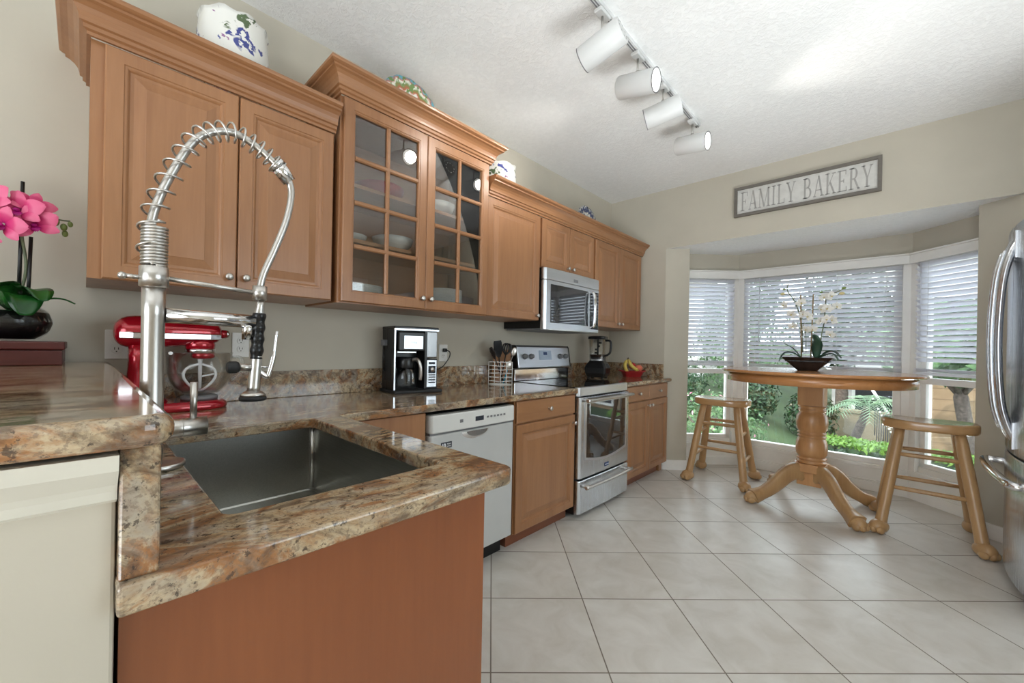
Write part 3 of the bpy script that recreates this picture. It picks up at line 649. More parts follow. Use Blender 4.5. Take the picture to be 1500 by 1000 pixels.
for (bx, by, br) in ((.2, .19, .095), (.2, .57, .075), (.47, .2, .075), (.47, .56, .105)):
    mb.loft([[(bx + r * cos(2 * pi * j / 32), by + r * sin(2 * pi * j / 32), .9343) for j in range(32)] for r in (br, br - .003)], cap0=False, cap1=False)
mb.build('burner_rings', 'seal', c)
# microwave
c = thing('microwave', 'stainless over-the-range microwave with a black side under the short cabinet', 'microwave', (0, 2.366, 1.345)); w = .79
mb = MB(); mb.box(.004, .004, .012, .375, w - .004, .466); mb.build('body', 'black', c)
mb = MB(); mb.box(.02, .02, .0, .37, w - .02, .012); mb.build('vent_grille', 'seal', c)
mb = MB(); poly = [(.376, .0), (.405, .0), (.418, .02), (.428, w / 2), (.418, w - .02), (.405, w), (.376, w)]
mb.prism(poly, .0, .375); dr = mb.build('door', 'steel', c, bevel=.006)
mb = MB(); mb.prism(poly, .377, .466); hd = mb.build('top_panel', 'steel', c, bevel=.006)
mb = MB(); mb.box(.4245, w / 2 - .03, .395, .4285, w / 2 + .03, .418); mb.build('badge', 'seal', hd)
def xm(y): return .4275 - .011 * abs((y - w / 2) / (w / 2)) ** 2.4
ya = [.07 + .52 * k / 10 for k in range(11)]
mb = MB(); mb.loft([[(xm(y) - .004, y, .055), (xm(y) + .0022, y, .055), (xm(y) + .0022, y, .345), (xm(y) - .004, y, .345)] for y in ya]); mb.build('window', 'ovenglass', dr)
yb = [.625 + .14 * k / 4 for k in range(5)]
mb = MB(); mb.loft([[(xm(y) - .006, y, .03), (xm(y) + .0018, y, .03), (xm(y) + .0018, y, .35), (xm(y) - .006, y, .35)] for y in yb]); mb.build('keypad', 'bglass', dr)
mb = MB(); yh = .625
mb.tube(catmull([(.42, yh, .04), (.455, yh, .05), (.468, yh, .09), (.472, yh, .19), (.468, yh, .29), (.455, yh, .335), (.42, yh, .345)], 5), .011, 10, flat=1.5); mb.build('handle', 'chrome', dr)
# refrigerator
c = thing('refrigerator', 'stainless refrigerator at the right edge with a big bowed door handle', 'refrigerator', (2.808, 2.94, 0)); D = .91
mb = MB(); mb.box(.0, .0, .03, .72, D, 1.90); mb.build('body', 'seal', c, bevel=.006)
def bulge(y0, y1, z0, z1, name, n=14, zt=True):
    L = []
    for k in range(n + 1):
        y = y0 + (y1 - y0) * k / n; x = -.035 - .052 * (1 - ((y - D / 2) / (D / 2)) ** 2); cz = .004 if k in (0, n) else 0
        L.append([(-.001, y, z0 + cz), (x + .006, y, z0 + cz), (x, y, z0 + .008 + cz), (x, y, z1 - .008 - cz), (x + .006, y, z1 - cz), (-.001, y, z1 - cz)])
    mb = MB(); mb.loft(L, 0, True); o = mb.build(name, 'steelz', c)
    b = o.modifiers.new('edge', 'EDGE_SPLIT'); b.split_angle = radians(40); return o
d1 = bulge(0, D / 2 - .003, .70, 1.90, 'door'); d2 = bulge(D / 2 + .003, D, .70, 1.90, 'door'); d3 = bulge(0, D, .05, .69, 'freezer_drawer', 24)
def bow(parent, y, s):
    mb = MB(); xo = -.087
    P = catmull([(xo + .01, y, .775), (xo - .022, y, .86), (xo - .045, y, 1.0), (xo - .056, y, 1.29), (xo - .045, y, 1.58), (xo - .022, y, 1.73), (xo + .01, y, 1.82)], 6)
    mb.tube(P, .034, 14, flat=.55, up=(0, 1, 0)); mb.tube([p + Vector((-.021, .0, 0)) for p in P[4:-4]], .008, 8); mb.tube([p + Vector((.0, -.034, 0)) for p in P[4:-4]], .006, 8)
    for z in (.80, 1.79): mb.box(xo - .008, y - .034, z - .07, xo + .03, y + .034, z + .07)
    return mb.build('handle', 'steelz', parent, bevel=.004)
bow(d1, D / 2 - .04, -1); bow(d2, D / 2 + .04, 1)
mb = MB(); P = catmull([(-.055, .10, .60), (-.10, .10, .60), (-.135, .13, .60), (-.150, D / 2, .60), (-.135, D - .13, .60), (-.10, D - .10, .60), (-.055, D - .10, .60)], 7)
mb.tube(P, .020, 12); mb.build('handle', 'chrome', d3)
mb = MB(); mb.box(.0, .03, .0, .7, D - .03, .03); mb.build('base_grille', 'black', c)
# ================================================================ THINGS ON THE SINK SIDE
# spring faucet
c = thing('spring_faucet', 'tall steel spring-neck kitchen faucet with a black-gripped sprayer over the sink', 'faucet', (1.10, .105, CT))
mb = MB(); mb.lathe([(.044, .001), (.047, .004), (.047, .012), (.043, .013), (.037, .007), (.031, .010), (.001, .010)], 28, c=(0, .013, 0)); mb.lathe([(.0215, .009), (.0205, .012), (.020, .33), (.0205, .332), (.0205, .40), (.001, .40)], 28); mb.build('column', 'nickel', c)
mb = MB(); mb.lathe([(.021, .392), (.0255, .394), (.0255, .436), (.021, .438)], 28); mb.tube([(0, -.045, .412), (0, -.02, .412)], .005, 8); mb.ball((0, -.05, .412), .008); mb.build('collar', 'nickel', c)
mb = MB(); nt = 13; mb.tube([(.0205 * cos(t), .0205 * sin(t), .438 + .088 * t / (2 * pi * nt)) for t in [2 * pi * nt * k / (nt * 20) for k in range(nt * 20 + 1)]], .0036, 6); mb.build('coil', 'nickel', c)
ph = catmull([(0, -.008, .44), (0, -.006, .53), (0, .010, .60), (0, .036, .672), (0, .066, .735), (0, .100, .768), (0, .140, .782), (0, .180, .772), (0, .215, .752), (0, .245, .728)], 10)
def coil_path(path, r, turns, per=18):
    N = turns * per; out = []
    for i in range(N + 1):
        f = i / N * (len(path) - 1); k = min(int(f), len(path) - 2); p = path[k].lerp(path[k + 1], f - k)
        d = (path[min(k + 2, len(path) - 1)] - path[max(k - 1, 0)]).normalized(); u = Vector((1, 0, 0)); w = d.cross(u)
        a = 2 * pi * turns * i / N; out.append(p + u * r * cos(a) + w * r * sin(a))
    return out
mb = MB(); mb.tube(coil_path(ph, .0215, 18), .0025, 6); mb.build('spring', 'nickel', c)
mb = MB(); mb.tube(ph, .0085, 12)
mb.tube(catmull([(0, .245, .728), (0, .266, .705), (0, .273, .668), (0, .262, .60), (0, .236, .52), (0, .212, .455), (0, .203, .415)], 8), .0085, 12); mb.build('hose', 'nickel', c)
mb = MB(); mb.tube([(0, .236, .736), (0, .250, .724), (0, .268, .703)], [.019, .019, .017], 16); mb.tube([(0, .232, .740), (0, .240, .733)], [.022, .022], 16); mb.build('spring_end', 'chrome', c)
mb = MB(); mb.tube([(0, .02, .415), (0, .205, .402)], .0055, 10); mb.tube([(0, .203, .385), (0, .203, .42)], .0165, 16); mb.build('holder_arm', 'nickel', c)
mb = MB(); mb.tube([(0, .02, .334), (0, .192, .330)], .0165, 16); mb.tube([(0, .178, .335), (0, .178, .285)], [.013, .012], 14); mb.build('fill_spout', 'chrome', c)
sp = MB(); sp.tube([(0, .204, .385), (0, .205, .37), (0, .203, .355), (0, .198, .235), (0, .194, .165), (0, .192, .155)], [.011, .0085, .0115, .013, .0138, .0145], 16); so = sp.build('sprayer', 'nickel', c)
mb = MB(); Pg = []; rg = []
for k in range(25):
    f = k / 24; Pg.append((0, .2035 - .0055 * f, .352 - .115 * f)); rg.append(.0142 + .0015 * sin(f * 2 * pi * 4))
mb.tube(Pg, rg, 16); mb.build('grip', 'black', so)
mb = MB(); mb.lathe([(.014, .0), (.0155, .012), (.027, .004), (.028, -.002)], 20, c=(0, .192, .146)); mb.build('bell', 'nickel', so)
mb = MB(); mb.lathe([(.027, .0), (.030, .002), (.030, .009), (.026, .012)], 20, c=(0, .192, .133)); mb.build('rubber_rim', 'rubber', so)
mb = MB(); mb.tube([(0, .19, .215), (0, .158, .217)], .009, 14); mb.build('side_valve', 'nickel', so)
mb = MB(); mb.tube([(0, .160, .217), (0, .155, .217), (0, .140, .217), (0, .136, .217)], [.0125, .0145, .0145, .011], 14); mb.build('valve_cap', 'rubber', so)
mb = MB(); mb.tube(catmull([(0, .205, .205), (0, .222, .192), (0, .228, .20), (0, .238, .245), (0, .245, .308)], 6), [.007] * 7 + [.006] * 12 + [.0035] * 6, 10, flat=.6); mb.tube([(0, .2, .218), (0, .232, .215)], .0025, 6); mb.build('trigger', 'chrome', so)
mb = MB(); mb.tube([(0, .0, .083), (0, .098, .083)], .0205, 18); mb.tube([(0, .052, .083), (0, .054, .083)], .0215, 18); hb = mb.build('valve_body', 'nickel', c)
mb = MB(); mb.tube([(0, .073, .09), (0, .073, .185)], [.0065, .0075], 12); mb.build('lever', 'nickel', hb)
# stand mixer (axis +Y)
c = thing('stand_mixer', 'glossy red stand mixer with a clear glass bowl in the counter corner', 'mixer', (.155, .27, CT))
def ellring(y, rx, rz, z, n=18): return [(rx * cos(2 * pi * j / n), y, z + rz * sin(2 * pi * j / n)) for j in range(n)]
mb = MB(); mb.loft([ellring(*q) for q in ((-.192, .006, .012, .310), (-.188, .028, .034, .310), (-.172, .048, .056, .310), (-.14, .060, .066, .311), (-.06, .063, .064, .313), (.04, .060, .056, .315), (.10, .056, .050, .315), (.135, .046, .043, .314), (.148, .02, .024, .314), (.150, .005, .006, .314))], 0, True); hd = mb.build('head', 'red', c, sub=1)
mb = MB(); mb.loft([[(s_ * rx * 1.03, y, .297 + q_) for s_, q_ in ((-.97, -.012), (.97, -.012), (1, -.009), (1, .009), (.97, .012), (-.97, .012), (-1, .009), (-1, -.009))] for y, rx in ((-.176, .044), (-.14, .0605), (-.06, .0635), (.04, .0608), (.10, .0565), (.139, .045))], 0, False); mb.build('trim_band', 'chrome', hd)
mb = MB(); mb.tube([(0, .140, .312), (0, .165, .312)], .019, 18); mb.build('hub', 'red', hd); mb = MB(); mb.tube([(0, .165, .312), (0, .174, .312)], [.0175, .016], 18); mb.tube([(0, .172, .312), (0, .178, .312)], .007, 10); mb.build('hub_cap', 'chrome', hd)
mb = MB(); mb.lathe([(.05, .24), (.053, .262), (.05, .29)], 24, c=(0, .075, 0)); mb.build('planetary', 'red', hd)
mb = MB(); mb.lathe([(.048, .230), (.054, .232), (.054, .247), (.048, .249)], 24, c=(0, .075, 0)); mb.build('planetary_ring', 'chrome', hd)
mb = MB(); mb.lathe([(.03, .205), (.042, .212), (.042, .232), (.03, .234)], 20, c=(0, .085, 0)); mb.build('shaft_boss', 'red', hd)
mb = MB()
def rrect(x, y0, y1, z, r=.02, n=5): return [(px, py, z) for px, py, _ in rr(-x, y0, x, y1, r, 0, n)]
mb.loft([rrect(.052, -.15, -.05, .26, .03), rrect(.046, -.15, -.06, .2, .03), rrect(.046, -.155, -.07, .1, .03), rrect(.07, -.17, -.03, .035, .05)], 0, True); mb.build('pedestal', 'red', c)
mb = MB(); mb.loft([rrect(.095, -.175, .165, .0, .085, 8), rrect(.10, -.18, .17, .006, .09, 8), rrect(.10, -.18, .17, .022, .09, 8), rrect(.085, -.17, .155, .036, .08, 8)], 0, True); mb.build('base', 'red', c)
mb = MB(); mb.lathe([(.06, .036), (.064, .040), (.064, .05), (.05, .056)], 28, c=(0, .075, 0)); mb.build('bowl_clamp', 'seal', c)
mb = MB(); prof = [(.045, .056), (.062, .062), (.09, .085), (.108, .125), (.114, .17), (.114, .228), (.117, .232), (.1115, .23), (.1105, .17), (.104, .128), (.086, .089), (.058, .066), (.02, .062)]
mb.lathe(prof, 32, c=(0, .075, 0), caps=False); bw = mb.build('bowl', 'clear', c)
mb = MB(); mb.tube(catmull([(.03, .186, .212), (.03, .215, .21), (.03, .224, .18), (.03, .215, .14), (.03, .18, .115)], 5), .007, 10); mb.build('bowl_handle', 'clear', bw)
mb = MB(); mb.tube([(0, .075, .21), (0, .075, .195), (0, .075, .075)], [.012, .008, .006], 10)
mb.tube(catmull([(0, .075, .185), (0, .03, .165), (0, .02, .13), (0, .045, .09), (0, .075, .072), (0, .105, .09), (0, .13, .13), (0, .12, .165), (0, .075, .185)], 5), .0055, 8); mb.tube([(0, .075, .13), (0, .125, .14)], .004, 8); mb.build('flat_beater', 'plate_white', c)
mb = MB(); mb.ball((.05, -.10, .225), .012); mb.tube([(.046, -.03, .23), (.062, -.03, .23)], .007, 10); mb.build('speed_knob', 'chrome', c)
# outlets
def outlet(y, z, w, h, label, duplex=True, n=1):
    c = thing('wall_outlet', label, 'outlet', (.0, y, z), group='white wall outlets')
    mb = MB(); mb.box(.0005, -w / 2, -h / 2, .007, w / 2, h / 2); mb.build('cover_plate', 'plug', c, bevel=.003)
    for k in range(n):
        yy = (k - (n - 1) / 2) * .046
        for s in (-1, 1):
            mb = MB(); mb.lathe([(.0165, 0), (.0165, .002), (.015, .003)], 18, X=Matrix.Translation((.007, yy, s * .02)) @ Matrix.Rotation(radians(90), 4, 'Y')); r = mb.build('receptacle', 'plug', c)
            mb = MB(); mb.box(.0099, yy - .007, s * .02 - .001, .0106, yy - .0045, s * .02 + .009); mb.box(.0099, yy + .0045, s * .02 - .001, .0106, yy + .007, s * .02 + .008); mb.box(.0099, yy - .002, s * .02 - .010, .0106, yy + .002, s * .02 - .006); mb.build('slots', 'slot', r)
    return c
outlet(.118, 1.19, .115, .118, 'white double wall outlet plate behind the red mixer', n=2)
outlet(.527, 1.195, .072, .118, 'white wall outlet behind the black sprayer grip')
o2 = outlet(1.754, 1.16, .074, .12, 'white wall outlet right of the coffee maker with a black plug in it')
c = thing('power_cord', 'black power cord plugged into the outlet beside the coffee maker', 'cord', (.012, 1.754, 1.18))
mb = MB(); mb.box(.0, -.012, -.012, .022, .014, .012); mb.build('plug', 'black', c, bevel=.004)
mb = MB(); mb.tube(catmull([(.02, .004, .0), (.04, .02, -.012), (.035, .02, -.05), (.02, -.02, -.11), (.015, -.075, -.135), (.02, -.12, -.13), (.03, -.14, -.15)], 8), .0035, 8); mb.build('cable', 'black', c)
# coffee maker
c = thing('coffee_maker', 'black and silver drip coffee maker with a smoky water tank', 'coffee maker', (.15, 1.385, CT), radians(-9))
mb = MB(); mb.box(-.10, -.15, 0, .135, .155, .018); mb.build('base', 'rubber', c, bevel=.006)
mb = MB(); mb.box(-.10, -.135, .018, -.02, .145, .385); mb.box(-.02, -.135, .018, .085, -.125, .385); mb.box(-.02, .055, .018, .085, .075, .375); mb.build('body', 'black', c, bevel=.003)
mb = MB(); mb.box(-.10, -.138, .372, .09, .148, .39); mb.build('lid', 'black', c, bevel=.005)
mb = MB(); mb.box(.082, -.138, .366, .092, .148, .376); mb.box(.084, -.1365, .02, .0875, -.128, .366); mb.build('silver_edge', 'steelz', c)
mb = MB(); mb.box(-.02, -.115, .245, .092, .055, .36); mb.build('brew_basket', 'black', c, bevel=.008)
mb = MB(); mb.box(.092, -.08, .258, .0945, .04, .335); br = mb.build('brand_plate', 'steel', c, bevel=.002)
text_mesh('ninja', .030, 'lettering', 'letter', br, PX(.0949, -.052, .290))
mb = MB(); mb.box(.03, -.12, .232, .09, .0, .244); mb.build('rail', 'steelz', c, bevel=.003)
mb = MB(); mb.box(-.02, .062, .205, .085, .142, .366); mb.build('water_tank', 'water', c, bevel=.006)
mb = MB(); mb.box(-.02, .06, .018, .082, .145, .2); mb.build('control_tower', 'black', c, bevel=.004)
mb = MB(); mb.box(.082, .072, .028, .086, .138, .192); cp = mb.build('control_panel', 'steelz', c, bevel=.002)
mb = MB(); mb.box(.086, .084, .166, .0872, .126, .18); mb.build('display', 'sticker', cp)
mb = MB(); mb.box(.086, .082, .112, .0868, .130, .156); mb.build('dial_face', 'sticker', cp)
mb = MB(); mb.lathe([(.015, 0), (.014, .01), (.001, .011)], 18, X=Matrix.Translation((.0868, .106, .134)) @ Matrix.Rotation(radians(90), 4, 'Y')); mb.build('dial', 'nickel', cp)
for q, zz in enumerate((.098, .084, .068, .052)):
    mb = MB(); mb.box(.086, .084, zz, .0874, .128, zz + .008); mb.build('button', 'sticker' if q > 1 else 'seal', cp)
mb = MB(); mb.box(-.07, -.158, .275, -.02, -.135, .31); mb.build('frother_clip', 'seal', c, bevel=.003); mb = MB(); mb.tube([(-.045, -.146, .27), (-.045, -.146, .13)], .005, 8); mb.ball((-.045, -.146, .125), .008); mb.build('frother', 'black', c)
mb = MB(); mb.box(-.06, -.137, .07, .04, -.1345, .26); mb.build('side_inset', 'rubber', c, bevel=.001)
k = thing('carafe', 'glass coffee carafe with a black collar and grey handle inside the coffee maker', 'carafe', (0, 0, 0))
k.location = Vector((.15, 1.385, CT)) + Matrix.Rotation(radians(-9), 3, 'Z') @ Vector((.04, -.045, .0185)); k.rotation_euler = (0, 0, radians(-9))
mb = MB(); mb.lathe([(.05, 0), (.062, .006), (.066, .04), (.06, .09), (.05, .13), (.047, .13), (.057, .09), (.063, .04), (.058, .01), (.02, .005)], 28, caps=False); mb.build('glass_jug', 'clear', k)
mb = MB(); mb.lathe([(.052, .125), (.054, .13), (.05, .17), (.046, .19), (.001, .192)], 24); mb.build('collar', 'black', k)
mb = MB(); mb.tube(catmull([(.05, .02, .175), (.075, .035, .178), (.095, .045, .155), (.098, .05, .10), (.092, .05, .06)], 6), .012, 10, flat=.7); mb.build('handle', 'nickel', k)
# utensil caddy + utensils
c = thing('utensil_caddy', 'white wire utensil caddy on the counter left of the stove', 'caddy', (.175, 2.16, CT))
mb = MB(); q = .062
def sq(z, r=q): return [(x, y, z) for x, y, _ in rr(-r, -r, r, r, .012, 0, 3)]
for zz in (.004, .028, .056, .084, .112, .14, .168):
    mb.tube([Vector(p) for p in sq(zz)] + [Vector(sq(zz)[0])], .0022, 6)
for sx, sy in ((-1, -1), (1, -1), (1, 1), (-1, 1), (0, -1), (1, 0), (0, 1), (-1, 0)): mb.tube([(sx * q, sy * q, 0), (sx * q, sy * q, .17)], .0026, 6)
for u in (-.04, -.02, 0, .02, .04): mb.tube([(u, -q, .004), (u, q, .004)], .002, 6)
mb.build('wire_basket', 'white', c)
def utensil(name, label, mats, base, top, head, shaft='black'):
    c = thing(name, label, 'utensil', Vector((.175, 2.16, CT + .012)) + Vector(base), group='utensils in the wire caddy')
    d = Vector(top) - Vector(base); mb = MB(); mb.tube([(0, 0, 0), d * .45, d], [.0055, .0055, .004], 8); mb.build('handle', shaft, c)
    X = Matrix.Translation(d) @ d.to_track_quat('Z', 'Y').to_matrix().to_4x4(); mb = MB(); head(mb, X); mb.build('head', mats, c); return c
def spat(mb, X):
    X = X @ Matrix.Rotation(radians(30), 4, 'Z'); mb.loft([[(-.004 , y * s, z) for y in (-1, -.4, .4, 1)] + [(.004, y * s, z) for y in (1, .4, -.4, -1)] for z, s in ((-.01, .012), (.02, .035), (.06, .045), (.10, .043), (.115, .036))], 0, False, X=X)
def spoon(mb, X): mb.ball((0, 0, .035), .036, (.3, .72, 1), X=X)
def claw(mb, X):
    for a in range(5): mb.add([], []); mb.tube(catmull([X @ Vector((0, 0, -.01)), X @ Vector((.028 * cos(a * 1.26), .028 * sin(a * 1.26), .02)), X @ Vector((.03 * cos(a * 1.26), .03 * sin(a * 1.26), .06)), X @ Vector((.012 * cos(a * 1.26), .012 * sin(a * 1.26), .075))], 4), .006, 6)
def slot(mb, X):
    mb.loft([[(.026 * s * cos(2 * pi * j / 16), .008 * cos(0) * sin(2 * pi * j / 16), z) for j in range(16)] for z, s in ((-.01, .2), (.02, .8), (.05, 1), (.075, .75), (.085, .2))], 0, True, X=X)
utensil('turner', 'black broad turner standing tallest in the wire caddy', 'black', (.0, .01, 0), (-.01, -.01, .20), spat)
utensil('pasta_fork', 'black toothed pasta fork in the wire caddy', 'rubber', (.01, -.01, 0), (.02, .035, .22), claw)
utensil('serving_spoon', 'shiny steel spoon leaning right in the wire caddy', 'nickel', (0, .03, 0), (.04, .085, .20), spoon, 'nickel')
utensil('slotted_spoon', 'dull metal spoon leaning left in the wire caddy', 'bronze', (.02, .02, 0), (.02, -.085, .19), slot, 'bronze')
utensil('peeler', 'peeler with a teal handle low in the wire caddy', 'nickel', (.03, .0, 0), (.045, .03, .10), spoon, 'teal')
mb = MB(); mb.box(0, -.10, 0, .018, .09, .26); o = mb.build('cutting_board', 'knifewood', None, (.03, 2.30, CT), bevel=.006, rot=(0, radians(6), 0)); tag(o, 'brown wooden board standing against the wall behind the wire caddy', 'cutting board')
# blender
c = thing('blender', 'black countertop blender with a clear pitcher right of the stove', 'blender', (.25, 3.43, CT), radians(15))
mb = MB()
def sqr(h, z, r=.02, hy=None): return [(x, y, z) for x, y, _ in rr(-h, -(hy or h), h, (hy or h), r, 0, 4)]
mb.loft([sqr(.082, .012), sqr(.098, .05), sqr(.104, .10), sqr(.085, .14), sqr(.068, .162), sqr(.066, .17)], 0, False); bs = mb.build('motor_base', 'black', c, bevel=.004)
mb = MB()
for sx in (-1, 1):
    for sy in (-1, 1): mb.cyl((sx * .065, sy * .065, 0), (sx * .065, sy * .065, .014), .016)
mb.build('feet', 'rubber', c)
mb = MB(); mb.add([(.1055, -.05, .098), (.1055, .05, .098), (.0875, .045, .138), (.0875, -.045, .138)], [(0, 1, 2, 3)]); mb.build('control_panel', 'sticker', bs)
mb = MB(); mb.loft([sqr(.060, .17, .025), sqr(.066, .20, .025), sqr(.078, .375, .03), sqr(.075, .375, .03), sqr(.062, .20, .025), sqr(.055, .18, .025)], 0, True, cap0=False, cap1=False); jg = mb.build('pitcher', 'clear', c)
mb = MB(); mb.loft([sqr(.066, .165, .025), sqr(.068, .225, .025), sqr(.0665, .225, .025), sqr(.0645, .17, .025)], 0, True, cap0=False, cap1=False); mb.build('pitcher_collar', 'water', jg)
mb = MB(); mb.loft([sqr(.080, .372, .03), sqr(.082, .378, .03), sqr(.08, .396, .03), sqr(.06, .402, .03)], 0, False); mb.build('lid', 'black', c)
mb = MB(); mb.tube([(0, 0, .18), (0, 0, .37)], .008, 8)
for k in range(5):
    a = k * 1.3; mb.box(-.002, 0, 0, .002, .035, .018, X=Matrix.Translation((0, 0, .20 + k * .032)) @ Matrix.Rotation(a, 4, 'Z'))
mb.build('blade_stack', 'rubber', jg)
mb = MB(); mb.tube(catmull([(.07, 0, .36), (.115, 0, .355), (.125, 0, .32), (.118, 0, .25), (.09, 0, .222), (.066, 0, .215)], 6), .010, 10); mb.build('handle', 'black', jg)
# fruit basket and fruit
fx, fy = .36, 3.93; FR = Matrix.Rotation(radians(44), 4, 'Z'); fp = lambda x, y, z: Vector((fx, fy, CT)) + FR @ Vector((x, y, z))
c = thing('fruit_basket', 'small red basket of fruit near the counter corner', 'basket', (fx, fy, CT), radians(44))
mb = MB(); mb.loft([sqr(.075, 0, .02, .055), sqr(.078, .004, .02, .058), sqr(.098, .052, .025, .078), sqr(.105, .056, .025, .086), sqr(.105, .060, .025, .086), sqr(.094, .056, .025, .074), sqr(.072, .008, .02, .054)], 0, True); mb.build('tray', 'redp', c)
mb = MB()
for s in (-1, 1): mb.tube(catmull([(s * .10, -.035, .056), (s * .125, -.028, .062), (s * .125, .028, .062), (s * .10, .035, .056)], 5), .006, 8)
mb.build('handles', 'redp', c)
def banana(label, pts):
    c = thing('banana', label, 'banana', (fx, fy, CT + .004), radians(44), group='bananas in the red basket'); P = catmull(pts, 6); n = len(P)
    mb = MB(); mb.tube(P, [max(.006, .0185 * min(1, 4.5 * (i + .6) / n, 5.5 * (n - i) / n)) for i in range(n)], 6, smooth=True); b = mb.build('skin', 'banana', c)
    mb = MB(); mb.tube([P[-1], P[-1] + (P[-1] - P[-2]).normalized() * .018], [.006, .005], 6); mb.ball(P[0], .0065); mb.build('tips', 'bantip', b)
banana('left banana of the pair, standing steeper in the red basket', [(-.03, -.01, .022), (-.062, -.015, .06), (-.078, -.01, .115), (-.052, .0, .17)])
banana('right banana of the pair, lying across the front of the red basket', [(.055, -.045, .062), (.015, -.05, .078), (-.025, -.03, .12), (-.040, -.006, .175)])
def round_fruit(name, label, cat, loc, r, mat):
    c = thing(name, label, cat, loc); mb = MB(); mb.lathe([(.001, r * -.86), (r * .45, -r * .9), (r * .85, -r * .55), (r, 0), (r * .88, r * .5), (r * .5, r * .84), (r * .18, r * .86), (.002, r * .74)], 20); s = mb.build('skin', mat, c)
    mb = MB(); mb.tube([(0, 0, r * .74), (.003, 0, r * 1.05)], [.002, .0022], 6); mb.build('stem', 'bantip', s)
round_fruit('apple', 'deep red apple behind the bananas in the red basket', 'apple', fp(.012, .035, .112), .036, 'apple')
round_fruit('peach', 'pinkish orange peach at the right end of the red basket', 'peach', fp(.068, .0, .088), .038, 'peach')
# ================================================================ ON TOP OF AND INSIDE THE WALL CABINETS
JP = [(.07, 0), (.075, .004), (.10, .05), (.122, .12), (.132, .20), (.13, .26), (.122, .31), (.128, .325), (.122, .325), (.114, .31), (.122, .25), (.122, .2), (.09, .05), (.06, .012)]
def jar(name, label, loc, s=1.0, rz=0, hs=1.0):
    mb = MB(); n = 40; L = []
    for i, (r, z) in enumerate(JP):
        L.append([(r * s * cos(2 * pi * j / n) * (1 + (.02 * sin(10 * pi * 2 * j / n) if z > .29 else 0)), r * s * sin(2 * pi * j / n) * (1 + (.02 * sin(10 * pi * 2 * j / n) if z > .29 else 0)), z * s * hs + (.006 * sin(2 * pi * 8 * j / n) if z > .32 else 0)) for j in range(n)])
    mb.loft(L, 0, True); o = mb.build(name, 'jar', None, loc, rot=(0, 0, rz)); return tag(o, label, 'jar')
jar('painted_jar', 'larger white jar with painted flowers on the left wall cabinet', (.20, .435, UT), 1.0, 0, 1.13)
jar('painted_jar', 'smaller white jar with painted flowers on the right run of cabinets', (.18, 2.08, UT), 1.08, 1.0, .90)
def plate(name, label, loc, r, mat, lean, scall=0):
    c = thing(name, label, 'plate', loc); n = 64; L = []
    for rr_, x in ((.001, .0), (.30, .0), (.52, .004), (.62, .012), (.80, .018), (1.0, .028), (1.0, .034), (.8, .026), (.6, .02), (.5, .012), (.001, .010)):
        L.append([((-x + .034) * 0 + (x - .0) * 1.0, rr_ * r * cos(2 * pi * j / n) * (1 + (scall * abs(sin(7 * 2 * pi * j / n / 2 * 2)) if rr_ > .7 else 0)), rr_ * r * sin(2 * pi * j / n) * (1 + (scall * abs(sin(7 * 2 * pi * j / n)) if rr_ > .7 else 0))) for j in range(n)])
    mb = MB(); mb.loft(L, 0, True); o = mb.build('dish', mat, c); o.rotation_euler = (0, lean, 0)
    mb = MB()
    for s in (-.05, .05): mb.tube(catmull([(.06, s, -r * .98 + .02), (.062, s, -r - .012), (-.03, s, -r - .0165), (-.06, s, -r * .4), (-.05, s, -r * .0)], 5), .003, 6)
    mb.tube([(-.05, -.05, 0), (-.05, .05, 0)], .003, 6); mb.build('stand', 'iron', c); return c
plate('painted_plate', 'scalloped multicolour painted plate standing on the glass cabinet', (.20, 1.315, 2.575), .19, 'plate_a', radians(-8), .035)
plate('painted_plate', 'blue-rimmed painted plate standing on the right run of cabinets', (.18, 3.28, 2.375), .175, 'plate_b', radians(-8))
def bowl(loc, r, h, label, grp, mat='plate_white', name='bowl', cat='bowl'):
    mb = MB(); mb.lathe([(r * .5, 0), (r * .55, .004), (r * .9, h * .6), (r, h), (r * .96, h), (r * .85, h * .6), (r * .45, .008)], 28); o = mb.build(name, mat, None, loc); return tag(o, label, cat, grp)
def stack(n, loc, r, where):
    for k in range(n):
        mb = MB(); mb.lathe([(r * .6, 0), (r * .62, .002), (r, .013), (r, .016), (r * .6, .006)], 28); o = mb.build('dinner_plate', 'plate_white', None, (loc[0], loc[1], loc[2] + k * .0105))
        tag(o, 'white dinner plate in the ' + where, 'plate', 'white plates in the ' + where)
zb = UB + .0185
stack(8, (.20, 1.02, zb), .125, 'short stack at the lower left of the glass cabinet')
stack(12, (.20, 1.58, zb), .13, 'tall stack at the lower right of the glass cabinet')
bowl((.22, 1.21, SH[0] + .019), .115, .075, 'wide white bowl on the lower shelf behind the left glass door', None)
bowl((.20, .97, SH[0] + .019), .085, .05, 'small white bowl on the lower shelf at the far left of the glass cabinet', None)
bowl((.20, 1.52, SH[1] + .019), .12, .085, 'white bowl on the upper shelf behind the right glass door', None)
bowl((.18, 1.14, SH[1] + .019), .14, .08, 'copper-brown bowl on the upper shelf behind the left glass door', None, 'redp')
for k, y in enumerate((1.46, 1.53, 1.60, 1.67)):
    mb = MB(); mb.lathe([(.028, 0), (.03, .003), (.036, .10), (.034, .10), (.027, .006)], 18); tag(mb.build('tumbler', 'clear', None, (.22, y, SH[0] + .019)), 'clear tumbler in the row on the lower shelf behind the right glass door', 'glass', 'tumblers in the glass cabinet')
